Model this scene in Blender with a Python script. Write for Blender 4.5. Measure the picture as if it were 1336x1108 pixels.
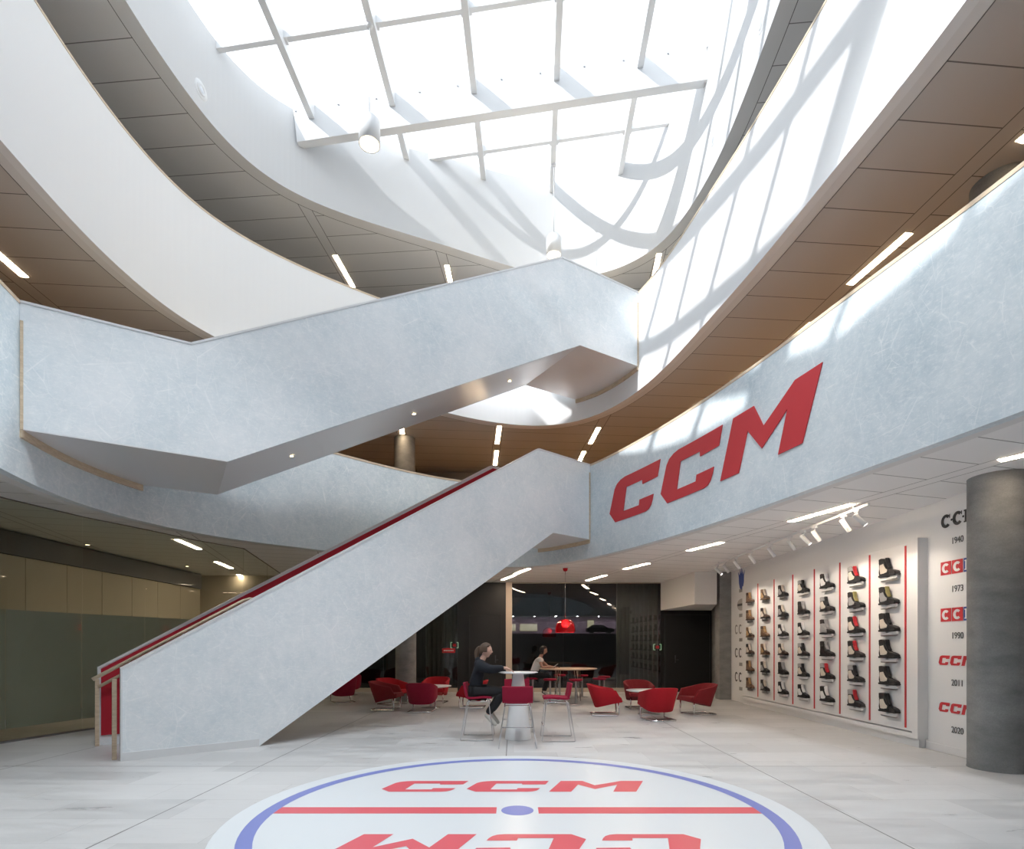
import bpy, bmesh, math, random
from mathutils import Vector, Matrix
random.seed(7)
S = bpy.context.scene
COL = S.collection
for o in list(bpy.data.objects): bpy.data.objects.remove(o)

# ---------------------------------------------------------------- camera, sky, sun, exposure
F, PX, PY, EYE = 722.0, 670.0, 843.0, 1.5          # focal length and principal point of the 1336x1108 frame, eye height
cam_d = bpy.data.cameras.new('camera'); cam = bpy.data.objects.new('camera', cam_d); COL.objects.link(cam)
cam.location = (0, 0, EYE); cam.rotation_euler = (math.pi/2, 0, 0)
cam_d.sensor_width = 36; cam_d.sensor_fit = 'HORIZONTAL'; cam_d.lens = F/1336*36
cam_d.shift_x = (668-PX)/1336; cam_d.shift_y = (PY-554)/1336
cam_d.clip_start = .05; cam_d.clip_end = 300
S.camera = cam
S.view_settings.view_transform = 'Standard'; S.view_settings.look = 'None'
S.view_settings.gamma = 1; S.view_settings.use_curve_mapping = False
S.view_settings.exposure = 1.13
world = bpy.data.worlds.new('world'); S.world = world; world.use_nodes = True
bg = world.node_tree.nodes['Background']
bg.inputs[0].default_value = (.88, .94, 1, 1); bg.inputs[1].default_value = 1.1
SUN = Vector((1.19, .80, -1.0)).normalized()
sd = bpy.data.lights.new('sun', 'SUN'); sun = bpy.data.objects.new('sun', sd); COL.objects.link(sun)
sd.energy = 2.7; sd.angle = math.radians(.9); sd.color = (1, .99, .97)
sun.rotation_euler = SUN.to_track_quat('-Z', 'Y').to_euler(); sun.location = (-8, -6, 20)
S.cycles.max_bounces = 12; S.cycles.diffuse_bounces = 8; S.cycles.transparent_max_bounces = 12
S.cycles.sample_clamp_indirect = 8

# ---------------------------------------------------------------- pixel helpers
def at_z(px, py, z):
    Y = F*(z-EYE)/(PY-py); return Vector(((px-PX)/F*Y, Y, z))
def at_y(px, py, Y): return Vector(((px-PX)/F*Y, Y, EYE+(PY-py)*Y/F))
def fl(px, py): return at_z(px, py, 0)
PI = math.pi

# ---------------------------------------------------------------- materials
MATS = {}
def mat(name, col, rough=.6, metal=0, spec=.5, emit=None, estr=0):
    m = bpy.data.materials.new(name); m.use_nodes = True
    b = m.node_tree.nodes['Principled BSDF']
    b.inputs['Base Color'].default_value = (*col, 1); b.inputs['Roughness'].default_value = rough
    b.inputs['Metallic'].default_value = metal; b.inputs['Specular IOR Level'].default_value = spec
    if emit: b.inputs['Emission Color'].default_value = (*emit, 1); b.inputs['Emission Strength'].default_value = estr
    MATS[name] = m; return m
class NT:
    def __init__(s, m): s.t = m.node_tree; s.b = s.t.nodes['Principled BSDF']
    def n(s, typ, **k):
        x = s.t.nodes.new(typ)
        for a, v in k.items():
            if a.startswith('i_'): x.inputs[int(a[2:]) if a[2:].isdigit() else a[2:]].default_value = v
            else: setattr(x, a, v)
        return x
    def l(s, a, b): s.t.links.new(a, b)
    def math(s, op, a, b=None, c=None):
        x = s.t.nodes.new('ShaderNodeMath'); x.operation = op
        for i, v in enumerate((a, b, c)):
            if v is None: continue
            if isinstance(v, (int, float)): x.inputs[i].default_value = v
            else: s.l(v, x.inputs[i])
        return x.outputs[0]
    def mix(s, fac, a, b):
        x = s.t.nodes.new('ShaderNodeMix'); x.data_type = 'RGBA'
        for sock, v in ((x.inputs[0], fac), (x.inputs[6], a), (x.inputs[7], b)):
            if isinstance(v, (int, float)): sock.default_value = v
            elif isinstance(v, tuple): sock.default_value = (*v, 1)
            else: s.l(v, sock)
        return x.outputs[2]
    def ramp(s, v, lo, hi):
        x = s.t.nodes.new('ShaderNodeMapRange'); x.inputs[1].default_value = lo; x.inputs[2].default_value = hi
        s.l(v, x.inputs[0]); return x.outputs[0]
    def noise(s, vec, scale, detail=4, rough=.5, dist=0):
        x = s.t.nodes.new('ShaderNodeTexNoise'); x.inputs['Scale'].default_value = scale
        x.inputs['Detail'].default_value = detail; x.inputs['Roughness'].default_value = rough
        x.inputs['Distortion'].default_value = dist
        if vec is not None: s.l(vec, x.inputs['Vector'])
        return x.outputs['Fac']
    def pos(s): return s.t.nodes.new('ShaderNodeNewGeometry').outputs['Position']
    def mapping(s, vec, scale=(1,1,1), rot=(0,0,0)):
        x = s.t.nodes.new('ShaderNodeMapping'); x.inputs['Scale'].default_value = scale; x.inputs['Rotation'].default_value = rot
        s.l(vec, x.inputs['Vector']); return x.outputs[0]

def ice_mat(name, base, light, dark):
    m = mat(name, base, .42); t = NT(m); p = t.pos()
    cloud = t.ramp(t.noise(p, .9, 5, .6), .3, .7)
    c = t.mix(cloud, dark, base)
    fine = t.ramp(t.noise(p, 9, 6, .7), .35, .75)
    c = t.mix(t.math('MULTIPLY', fine, .35), c, light)
    tot = None
    for i, (rot, sc) in enumerate((((.3,.5,.2), (1.0,2.6,1.2)), ((1.2,.4,.9), (2.4,.8,1.1)), ((.1,1.3,2.1), (1.5,3.4,.8)), ((2.2,.8,.4), (3.4,1.2,2.2)))):
        v = t.mapping(p, sc, rot)
        vo = t.n('ShaderNodeTexVoronoi', feature='DISTANCE_TO_EDGE'); vo.inputs['Scale'].default_value = .9+.35*i; t.l(v, vo.inputs['Vector'])
        line = t.math('SUBTRACT', 1, t.ramp(vo.outputs['Distance'], .001, .012))
        msk = t.ramp(t.noise(v, 2.3, 3, .6), .46, .66)
        line = t.math('MULTIPLY', line, msk)
        tot = line if tot is None else t.math('MAXIMUM', tot, line)
    frost = t.ramp(t.noise(t.mapping(p,(1,1,2.2),(.5,.2,.1)), 15, 6, .8), .5, .74)
    c = t.mix(t.math('MULTIPLY', frost, .7), c, light)
    c = t.mix(t.math('MULTIPLY', tot, .62), c, light)
    t.l(c, t.b.inputs['Base Color']); return m
ICE = ice_mat('ice', (.72,.79,.825), (.95,.97,.98), (.50,.60,.66))
ICE2 = ice_mat('ice_stair', (.81,.845,.875), (.95,.965,.98), (.64,.72,.77))
WHITE = mat('white_paint', (.80,.805,.81), .55)
WHITEM = mat('white_steel', (.70,.715,.73), .4)
def ceil_mat(name, base, k, u0, v0, per=2.575):
    m = mat(name, base, .8); t = NT(m); sp_ = t.n('ShaderNodeSeparateXYZ'); t.l(t.pos(), sp_.inputs[0]); q = math.sqrt(1+k*k)
    u = t.math('MULTIPLY', t.math('ADD', sp_.outputs[0], t.math('MULTIPLY', sp_.outputs[1], k)), 1/q)
    v = t.math('MULTIPLY', t.math('SUBTRACT', sp_.outputs[1], t.math('MULTIPLY', sp_.outputs[0], k)), 1/q)
    ud = t.math('ABSOLUTE', t.math('SUBTRACT', t.math('MODULO', t.math('ADD', u, 100*per-u0/q+per/2), per), per/2))
    vd = t.math('ABSOLUTE', t.math('SUBTRACT', t.math('MODULO', t.math('ADD', v, 180-v0/q+.3), .6), .3))
    ln = t.math('MULTIPLY', t.math('LESS_THAN', vd, .007), t.math('GREATER_THAN', ud, .11))
    ch = t.math('LESS_THAN', t.math('ABSOLUTE', t.math('SUBTRACT', ud, .11)), .007)
    c = t.mix(t.math('MAXIMUM', ln, ch), base, tuple(x*.3 for x in base)); t.l(c, t.b.inputs['Base Color']); return m
CEIL1 = ceil_mat('ceiling_panel_first', (.54,.525,.51), .08, 5.94, 5.62); CEIL2 = ceil_mat('ceiling_panel_second', (.74,.74,.74), -.08, 2.42, 7.95)
CEILG = ceil_mat('ceiling_panel_ground', (.87,.865,.86), .285, 7.22, 4.17)
CEIL = mat('ceiling_plain', (.74,.74,.735), .8)
GAP = mat('joint_shadow_gap', (.16,.16,.16), .9)
CEILW = mat('ceiling_white', (.74,.735,.73), .8)
METAL = mat('brushed_panel', (.80,.81,.83), .34, .35)
WOOD = mat('oak', (.62,.50,.36), .5)
t = NT(WOOD); c = t.noise(t.mapping(t.pos(), (3,3,14)), 3, 5); t.l(t.mix(t.ramp(c,.3,.7), (.55,.43,.30), (.70,.58,.43)), t.b.inputs['Base Color'])
RED = mat('red_felt', (.42,.012,.03), .85)
REDC = mat('red_wool', (.40,.004,.014), .9); MAG = mat('crimson_wool', (.27,.002,.028), .9)
REDD = mat('dark_red_wool', (.20,.008,.014), .9)
LOGO = mat('logo_red', (.60,.035,.045), .5)
LOGOF = mat('floor_red', (.72,.11,.14), .35); BLUEF = mat('floor_blue', (.20,.24,.58), .35)
DISC = mat('floor_white', (.71,.75,.78), .3)
CHROME = mat('chrome', (.75,.76,.78), .18, 1); DARKM = mat('dark_metal', (.10,.10,.11), .4, .8); STEEL = mat('steel', (.45,.46,.48), .3, 1)
DARK = mat('dark_panel', (.022,.023,.026), .45); BLACK = mat('black_door', (.010,.010,.012), .5)
GREYD = mat('dark_grey', (.17,.165,.17), .8)
CURT = mat('grey_curtain', (.50,.50,.46), .9)
PLAS = mat('white_plastic', (.82,.83,.84), .3)
def emitm(name, col, st): return mat(name, (.8,.8,.8), .5, 0, .5, col, st)
STRIPE = emitm('lamp_strip', (1,.74,.47), 14.0); STRIPG = emitm('lamp_strip_ground', (1,.78,.56), 26.0)
BULB = emitm('bulb', (1,.75,.42), 6); SPOTE = emitm('spot_lens', (1,.88,.75), 8); BULBR = emitm('bulb_red', (1,.45,.25), 12)
GREENE = emitm('green_sign', (.03,.4,.12), .22)

CONC = mat('concrete', (.30,.30,.295), .75); t = NT(CONC); p = t.pos()
v = t.ramp(t.noise(t.mapping(p,(1,1,2.2)), 2.2, 6, .6), .3, .72); w = t.ramp(t.noise(p, 60, 3, .7), .35, .75)
c = t.mix(v, (.20,.205,.205), (.34,.34,.335)); c = t.mix(t.math('MULTIPLY', w, .35), c, (.13,.13,.13)); t.l(c, t.b.inputs['Base Color'])
FLOOR = mat('stone_floor', (.5,.51,.51), .38); t = NT(FLOOR); p = t.pos()
br = t.n('ShaderNodeTexBrick'); br.inputs['Scale'].default_value = 1; br.inputs['Brick Width'].default_value = 1.2
br.inputs['Row Height'].default_value = .6; br.inputs['Mortar Size'].default_value = .0035; br.inputs['Mortar Smooth'].default_value = .3
br.inputs['Color1'].default_value = (.42,.425,.43,1); br.inputs['Color2'].default_value = (.57,.575,.58,1); br.inputs['Mortar'].default_value = (.34,.345,.345,1)
t.l(p, br.inputs['Vector'])
st = t.ramp(t.noise(t.mapping(p,(1,4.5,1),(0,0,.12)), 1.1, 8, .68, .5), .32, .70)
c = t.mix(t.math('MULTIPLY', st, .65), br.outputs[0], (.66,.66,.66))
s2 = t.ramp(t.noise(t.mapping(p,(1.5,7,1),(0,0,-.3)), 2, 7, .75), .52, .75)
c = t.mix(t.math('MULTIPLY', s2, .35), c, (.44,.45,.455))
sep = t.n('ShaderNodeSeparateXYZ'); t.l(p, sep.inputs[0])
def stripe(axis, off, period, w):
    m_ = t.math('MODULO', t.math('ADD', sep.outputs[axis], 1000*period-off+w/2), period)
    return t.math('LESS_THAN', m_, w)
j = t.math('MAXIMUM', stripe(0, -.10, 3.06, .014), stripe(1, 6.9, 6.12, .014))
c = t.mix(j, c, (.16,.16,.16)); t.l(c, t.b.inputs['Base Color'])
t.l(t.ramp(st, -.6, 1.8), t.b.inputs['Roughness'])
GREYC = mat('grey_carpet', (.45,.45,.45), .9)
CARPET = mat('oak_floor', (.62,.39,.21), .6)

def glass(name, tint, refl=.5, ior=1.5, gl=1.0):
    m = bpy.data.materials.new(name); m.use_nodes = True; nt = m.node_tree; nt.nodes.clear()
    o = nt.nodes.new('ShaderNodeOutputMaterial'); mx = nt.nodes.new('ShaderNodeMixShader'); tr = nt.nodes.new('ShaderNodeBsdfTransparent')
    g = nt.nodes.new('ShaderNodeBsdfGlossy'); fr = nt.nodes.new('ShaderNodeFresnel'); fr.inputs[0].default_value = ior
    g.inputs['Roughness'].default_value = 0; tr.inputs[0].default_value = (*tint, 1); g.inputs['Color'].default_value = (gl, gl, gl, 1)
    ge = nt.nodes.new('ShaderNodeNewGeometry'); mu = nt.nodes.new('ShaderNodeMath'); mu.operation = 'MULTIPLY'; iv = nt.nodes.new('ShaderNodeMath'); iv.operation = 'SUBTRACT'; iv.inputs[0].default_value = 1
    nt.links.new(ge.outputs['Backfacing'], iv.inputs[1]); nt.links.new(fr.outputs[0], mu.inputs[0]); nt.links.new(iv.outputs[0], mu.inputs[1]); nt.links.new(mu.outputs[0], mx.inputs[0]); nt.links.new(tr.outputs[0], mx.inputs[1]); nt.links.new(g.outputs[0], mx.inputs[2])
    nt.links.new(mx.outputs[0], o.inputs[0]); return m
GLASS = glass('clear_glass', (.84,.87,.84), ior=1.24); GLASSD = glass('tinted_glass', (.55,.57,.57), ior=1.75)
GLASSR = glass('roof_glass', (.97,.98,.99), ior=1.35)
REDG = mat('red_acrylic', (.65,.01,.02), .12); REDG.node_tree.nodes['Principled BSDF'].inputs['Transmission Weight'].default_value = .55
FILM = mat('frosted_film', (.52,.50,.44), .8, 0, .1)
FILM.node_tree.nodes['Principled BSDF'].inputs['Alpha'].default_value = .82

# ---------------------------------------------------------------- mesh helpers
class MB:
    def __init__(s): s.v = []; s.f = []; s.m = []; s.sm = []
    def add(s, vs, fs, mi=0, smooth=False):
        b = len(s.v); s.v += [tuple(x) for x in vs]; s.f += [tuple(b+i for i in f) for f in fs]
        s.m += [mi]*len(fs); s.sm += [smooth]*len(fs); return s
    def box(s, x0, x1, y0, y1, z0, z1, mi=0):
        vs = [(x,y,z) for z in (z0,z1) for y in (y0,y1) for x in (x0,x1)]
        return s.add(vs, [(0,2,3,1),(4,5,7,6),(0,1,5,4),(2,6,7,3),(0,4,6,2),(1,3,7,5)], mi)
    def obox(s, a, b, w, h, mi=0, up=Vector((0,0,1))):           # bar from a to b, width w sideways, height h along up
        a, b = Vector(a), Vector(b); d = (b-a).normalized(); sd_ = d.cross(up).normalized(); u = sd_.cross(d).normalized()
        vs = [p + sd_*(i*w/2) + u*(j*h/2) for p in (a,b) for i,j in ((-1,-1),(1,-1),(1,1),(-1,1))]
        return s.add(vs, [(0,3,2,1),(4,5,6,7),(0,1,5,4),(1,2,6,5),(2,3,7,6),(3,0,4,7)], mi)
    def tube(s, path, r, n=8, closed=False, mi=0, cap=True):
        P = [Vector(p) for p in path]; k = len(P); rings = []
        up = Vector((0,0,1)); prev = None
        for i, p in enumerate(P):
            if closed: d = P[(i+1)%k]-P[i-1]
            else: d = P[min(i+1,k-1)]-P[max(i-1,0)]
            d.normalize()
            if prev is None:
                a = d.cross(up);
                if a.length < 1e-3: a = d.cross(Vector((1,0,0)))
            else: a = prev - d*prev.dot(d)
            a.normalize(); prev = a; bb = d.cross(a)
            rr = r[i] if isinstance(r, (list, tuple)) else r
            rings.append([p + (a*math.cos(2*PI*j/n)+bb*math.sin(2*PI*j/n))*rr for j in range(n)])
        vs = [x for q in rings for x in q]; fs = []
        for i in range(k if closed else k-1):
            i2 = (i+1)%k
            fs += [(i*n+j, i*n+(j+1)%n, i2*n+(j+1)%n, i2*n+j) for j in range(n)]
        s.add(vs, fs, mi, True)
        if cap and not closed: s.add(rings[0], [tuple(range(n))[::-1]], mi); s.add(rings[-1], [tuple(range(n))], mi)
        return s
    def lathe(s, prof, n=32, c=(0,0,0), mi=0, smooth=True):
        vs = []; fs = []
        for r, z in prof: vs += [(c[0]+r*math.cos(2*PI*j/n), c[1]+r*math.sin(2*PI*j/n), c[2]+z) for j in range(n)]
        for i in range(len(prof)-1): fs += [(i*n+j, i*n+(j+1)%n, (i+1)*n+(j+1)%n, (i+1)*n+j) for j in range(n)]
        return s.add(vs, fs, mi, smooth)
    def prism(s, poly, fn, t0, t1, mi=0):                        # poly of (u,v); fn(u,v,t) -> point
        n = len(poly); vs = [fn(u,v,t0) for u,v in poly] + [fn(u,v,t1) for u,v in poly]
        return s.add(vs, [tuple(range(n))[::-1], tuple(range(n,2*n))] + [(i,(i+1)%n,n+(i+1)%n,n+i) for i in range(n)], mi)
    def mesh(s, name):
        me = bpy.data.meshes.new(name); me.from_pydata(s.v, [], s.f); me.polygons.foreach_set('material_index', s.m)
        me.polygons.foreach_set('use_smooth', s.sm); me.update(); return me
    def obj(s, name, mats, parent=None, loc=(0,0,0), bevel=0, fix=True):
        me = s.mesh(name)
        if fix:
            bm = bmesh.new(); bm.from_mesh(me); bmesh.ops.remove_doubles(bm, verts=bm.verts, dist=1e-5)
            bmesh.ops.recalc_face_normals(bm, faces=bm.faces); bm.to_mesh(me); bm.free()
        for m_ in (mats if isinstance(mats, (list,tuple)) else [mats]): me.materials.append(m_)
        o = bpy.data.objects.new(name, me); COL.objects.link(o); o.location = loc
        if parent: o.parent = parent
        if bevel: b = o.modifiers.new('bevel','BEVEL'); b.width = bevel; b.segments = 2; b.limit_method = 'ANGLE'
        return o
def tag(o, label=None, cat=None, group=None, kind=None):
    if label: o['label'] = label
    if cat: o['category'] = cat
    if group: o['group'] = group
    if kind: o['kind'] = kind
    return o
def root(name, loc, label, cat, group=None, rz=0):
    o = bpy.data.objects.new(name, None); COL.objects.link(o); o.location = loc; o.rotation_euler.z = rz; o.empty_display_size = .1
    return tag(o, label, cat, group)
def struct(o): return tag(o, kind='structure')
def copy_tree(o, parent=None):
    c = o.copy(); COL.objects.link(c); c.parent = parent
    for ch in [x for x in COL.objects if x.parent == o]: copy_tree(ch, c)
    return c
def place(proto, first, loc, rz, label, group=None):
    o = proto if first else copy_tree(proto)
    o.location = loc; o.rotation_euler.z = rz; o['label'] = label
    if group: o['group'] = group
    return o

# ---------------------------------------------------------------- the three stacked oval openings
K = F/785.0
class Ring:
    def __init__(s, pts, N=360):
        P = [Vector((x, y*K)) for x, y in pts]; n = len(P); raw = []
        for i in range(n):
            a, b, c_, d = P[i-1], P[i], P[(i+1)%n], P[(i+2)%n]
            for j in range(24):
                u = j/24; raw.append(.5*((2*b)+(c_-a)*u+(2*a-5*b+4*c_-d)*u*u+(3*b-a-3*c_+d)*u**3))
        L = [0]
        for i in range(len(raw)): L.append(L[-1]+(raw[(i+1)%len(raw)]-raw[i]).length)
        tot = L[-1]; out = []; k = 0
        for i in range(N):
            d = tot*i/N
            while L[k+1] < d: k += 1
            u = (d-L[k])/(L[k+1]-L[k]); out.append(raw[k].lerp(raw[(k+1)%len(raw)], u))
        for _ in range(40): out = [(out[i-1]+2*out[i]+out[(i+1)%N])/4 for i in range(N)]
        s.p = out; s.N = N; s.L = sum((out[(i+1)%N]-out[i]).length for i in range(N))
        s.nrm = []
        for i in range(N):
            tg = (out[(i+1)%N]-out[i-1]).normalized(); nn = Vector((tg.y, -tg.x))
            s.nrm.append(nn)
        ctr = sum(out, Vector((0,0)))/N
        if s.nrm[0].dot(out[0]-ctr) < 0: s.nrm = [-x for x in s.nrm]
        for _ in range(10): s.nrm = [(s.nrm[i-1]+s.nrm[i]+s.nrm[(i+1)%N]).normalized() for i in range(N)]
    def at(s, i, off=0):                                         # float index -> 2D point
        k = int(math.floor(i)); u = i-k; a, b = k % s.N, (k+1) % s.N
        return s.p[a].lerp(s.p[b], u) + s.nrm[a].lerp(s.nrm[b], u).normalized()*off
    def hit(s, P, d):                                            # all (t, index) where the line P+t*d meets the ring
        r = []
        for i in range(s.N):
            a, b = s.p[i], s.p[(i+1)%s.N]; e = b-a; den = d.x*e.y-d.y*e.x
            if abs(den) < 1e-9: continue
            w_ = a-P; t_ = (w_.x*e.y-w_.y*e.x)/den; u = (w_.x*d.y-w_.y*d.x)/den
            if 0 <= u < 1: r.append((t_, i+u))
        return sorted(r)
    def px(s, px):                                               # index of the ring point seen in pixel column px
        return [h for h in s.hit(Vector((0,0)), Vector(((px-PX)/F, 1))) if h[0] > 0][-1][1]
R1 = Ring([(4.50,5.31),(4.12,6.89),(3.85,8.25),(3.38,10.12),(2.68,12.2),(1.82,14.13),(0.6,15.7),(-.5,15.8),(-1.5,15.46),(-2.9,14.35),(-4.1,13.0),(-5.3,11.9),(-5.95,10.8),(-6.28,9.6),(-6.36,8.8),(-6.26,8.0),(-5.95,6.9),(-5.55,5.5),
           (-5.35,3),(-5.2,0),(-4.6,-4),(-2.8,-7.2),(-.3,-8.2),(2.2,-7.2),(4.1,-4),(4.75,0),(4.75,3)])
R2 = Ring([(3.98,5.27),(3.93,6.05),(3.78,7.4),(3.64,8.82),(3.46,9.95),(3.25,11.3),(3.03,12.53),(2.7,13.6),(2.18,14.66),(1.59,15.26),(.79,15.55),(-.12,15.4),(-1.12,14.95),(-1.9,14.4),(-2.99,13.6),(-3.66,13.07),(-4.7,12.13),(-5.56,11.0),(-5.86,9.8),(-5.92,8.5),(-5.82,7.31),(-5.70,6.5),
           (-5.5,4),(-5.3,1),(-4.7,-3),(-3.3,-6),(-1,-7.2),(1.4,-6.4),(3.1,-3.6),(3.8,0),(3.98,3)])
R3 = Ring([(3.5,5),(3.70,7),(3.82,8.61),(3.90,10.49),(3.84,12.04),(3.4,13.9),(2.3,14.95),(1.2,15.1),(.1,14.75),(-1.25,14.05),(-2.5,13.45),(-3.61,12.9),(-4.70,12.12),(-5.30,11.0),(-5.52,9.53),(-5.57,8.61),(-5.42,6),
           (-4.95,3.2),(-4.0,.3),(-2.6,-2.2),(-.8,-3.6),(.9,-3.0),(2.3,-.6),(3.1,2)])
H1B, H1T, H2B, H2T, H3B = 3.57, 5.76, 7.16, 9.35, 10.75
X0, X1, Y0, Y1 = -10.3, 9.5, -11.5, 18.05                       # building shell
CL = 3.79                                                        # the ground floor ceiling is higher left of the step

def band(mb, R, o0, o1, z0, z1, mi=0, n0=None, n1=None):        # strip along the ring between two (offset, z) rails
    N = R.N; vs = []
    for i in range(N):
        a = R.at(i, o0); b = R.at(i, o1); vs += [(a.x,a.y,z0), (b.x,b.y,z1)]
    mb.add(vs, [(2*i, 2*((i+1)%N), 2*((i+1)%N)+1, 2*i+1) for i in range(N)], mi, False)
def ring_wall(R, zb, zt, th, m):
    mb = MB(); band(mb, R, 0,0, zb,zt); band(mb, R, th,th, zb,zt); band(mb, R, 0,th, zb,zb); band(mb, R, 0,th, zt,zt); return mb

def clampb(p): return (max(X0+.02, min(X1-.02, p.x)), max(Y0+.02, min(Y1-.02, p.y)))
def ceiling(name, R, zfn, lip0, m, n_lip=0):
    mb = MB(); N = R.N
    rails = [(lip0,.25,1),(.262,14,0)] if lip0 is not None else [(.25,14,0)]
    for a_, b_, mi in rails:
        vs = []
        for i in range(N):
            z = zfn(R.at(i, 1)); q = clampb(R.at(i,a_)); q2 = clampb(R.at(i,b_)); vs += [(*q,z),(*q2,z)]
        mb.add(vs, [(2*i, 2*((i+1)%N), 2*((i+1)%N)+1, 2*i+1) for i in range(N)], mi)
    vs = []
    for i in range(N):
        a = R.at(i, .2); b = R.at(i, .32); z = zfn(R.at(i, 1))+.014; vs += [(a.x,a.y,z),(b.x,b.y,z)]
    mb.add(vs, [(2*i, 2*((i+1)%N), 2*((i+1)%N)+1, 2*i+1) for i in range(N)], 2)
    return mb.obj(name, [m, CEIL, GAP], fix=False)
struct(ceiling('ceiling', R3, lambda p: H3B, 0, CEIL2))
struct(ceiling('ceiling', R2, lambda p: H2B, .12, CEIL1))
# ground floor: two levels, cut along the step at x = -1.9
def ground_ceiling():
    R = R1; mb = MB(); N = R.N; bm = bmesh.new(); vs = []
    for i in range(N):
        a = R.at(i, .25); b = clampb(R.at(i, 16)); vs += [bm.verts.new((a.x,a.y,0)), bm.verts.new((b[0],b[1],0))]
    for i in range(N):
        j = (i+1)%N; bm.faces.new((vs[2*i],vs[2*j],vs[2*j+1],vs[2*i+1]))
    bmesh.ops.bisect_plane(bm, geom=bm.verts[:]+bm.edges[:]+bm.faces[:], plane_co=(-1.9,0,0), plane_no=(1,0,0))
    bmesh.ops.split_edges(bm, edges=[e for e in bm.edges if all(abs(v.co.x+1.9) < 1e-4 for v in e.verts)])
    for f_ in bm.faces:
        z = CL if f_.calc_center_median().x < -1.9 else H1B
        for v_ in f_.verts: v_.co.z = z
    me = bpy.data.meshes.new('ceiling'); bm.to_mesh(me); bm.free(); me.materials.append(CEILG)
    o = bpy.data.objects.new('ceiling', me); COL.objects.link(o); return o
struct(ground_ceiling())
# edge faces where the ground ceiling changes level
mb = MB(); mb.box(-1.93,-1.9, 14.4*1.0, Y1-.02, H1B, CL+.02); mb.box(-1.93,-1.9, Y0, -6.8, H1B, CL+.02)
struct(mb.obj('trim_1', CEILW))
# floor slabs of the upper levels (annulus from the ring to the shell)
def slab(name, R, z, m, zu):
    mb = MB(); vs = []
    for i in range(R.N):
        a = R.at(i, .1); d = R.at(i, 16); b = clampb(d)
        vs += [(a.x,a.y,z),(b[0],b[1],z),(a.x,a.y,zu),(b[0],b[1],zu)]
    N = R.N; fs = []
    for i in range(N):
        j = (i+1)%N; fs += [(4*i,4*j,4*j+1,4*i+1),(4*i+2,4*i+3,4*j+3,4*j+2)]
    mb.add(vs, fs); return mb.obj(name, m, fix=False)
struct(slab('floor', R1, H1T-1.1, CARPET, H1B+.4)); struct(slab('floor', R2, H2T-1.1, GREYC, H2B+.05))
mb = MB(); mb.box(X0-.3, X1+.3, Y0-.3, Y1+12, -.3, 0); struct(mb.obj('floor', FLOOR))

# balustrades
def balustrade(name, R, zb, zt, m, label, cap=.045):
    r = root(name, (0,0,0), label, 'balustrade')
    ring_wall(R, zb, zt-cap, .12, m).obj('panel', m, r)
    mb = MB(); band(mb, R, -.006,-.006, zt-cap,zt); band(mb, R, .126,.126, zt-cap,zt); band(mb, R, -.006,.126, zt-cap,zt-cap); band(mb, R, -.006,.126, zt,zt)
    mb.obj('top_rail', WOOD, r)
    return r
bal1 = balustrade('curved_balustrade', R1, H1B, H1T, ICE, 'curved balustrade of pale blue scratched ice pattern with big red lettering')
bal2 = balustrade('curved_balustrade', R2, H2B, H2T, WHITE, 'plain white curved balustrade around the upper floor opening', .035)
mb = MB(); band(mb, R1, .12,.25, H1B,H1B); band(mb, R1, .25,.25, H1B,CL); mb.obj('edge_lip', CEILW, bal1)

# skylight plane and shaft
def zsky(x, y): return EYE + 11.42 + .118*x + .004*y
mb = MB(); vs = []
for i in range(R3.N):
    for off in (0, .2):
        a = R3.at(i, off); vs += [(a.x,a.y,H3B-.0),(a.x,a.y,zsky(a.x,a.y))]
N = R3.N; fs = []
for i in range(N):
    j = (i+1)%N
    fs += [(4*i,4*j,4*j+1,4*i+1),(4*i+2,4*i+3,4*j+3,4*j+2)]
mb.add(vs, fs, 0); struct(mb.obj('wall_skylight_shaft', mat('shaft_plaster', (.58,.59,.60), .6), fix=False))

# skylight: glazing, rafters, purlins as one window
sky = bpy.data.objects.new('window_1', None); COL.objects.link(sky); struct(sky)
RAD = Vector((.036, 1.0)).normalized(); RP = Vector((RAD.y, -RAD.x))   # rafter direction and its perpendicular
OR = Vector((-.79, 11.2))                                        # a rafter meets the deep beam here
sx0, sx1, sy0, sy1 = -4, 3, -5, 2
PUR = 1.42; RAF = 1.655
def skp(i, j, dz=0):                                             # grid node: i rafters right, j purlins away
    q = OR + RP*(i*RAF) + RAD*(j*PUR); return Vector((q.x, q.y, zsky(q.x,q.y)+dz))
for i in range(-4, 4):
    mb = MB(); mb.obox(skp(i, -13, -.13), skp(i, 3, -.13), .12, .29); mb.obj('rafter', WHITEM, sky)
for j in range(-13, 4):
    if j in (0, -6, -12): continue
    mb = MB(); mb.obox(skp(-4, j, -.07), skp(3.9, j, -.07), .09, .14)
    for i in range(-3, 4): mb.obox(skp(i-.06, j, -.1), skp(i+.06, j, -.1), .13, .12)
    mb.obj('purlin', WHITEM, sky)
for i in range(-4, 4):
    for j in range(-13, 3):
        q = [skp(i+.03,j+.03,.01), skp(i+.97,j+.03,.01), skp(i+.97,j+.97,.01), skp(i+.03,j+.97,.01)]
        if not any(-8 < a.x < 6 and -8 < a.y < 16 for a in q): continue
        mb = MB(); mb.add(q+[a+Vector((0,0,.02)) for a in q], [(3,2,1,0)]); mb.obj('glass_pane', GLASSR, sky, fix=False)
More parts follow.
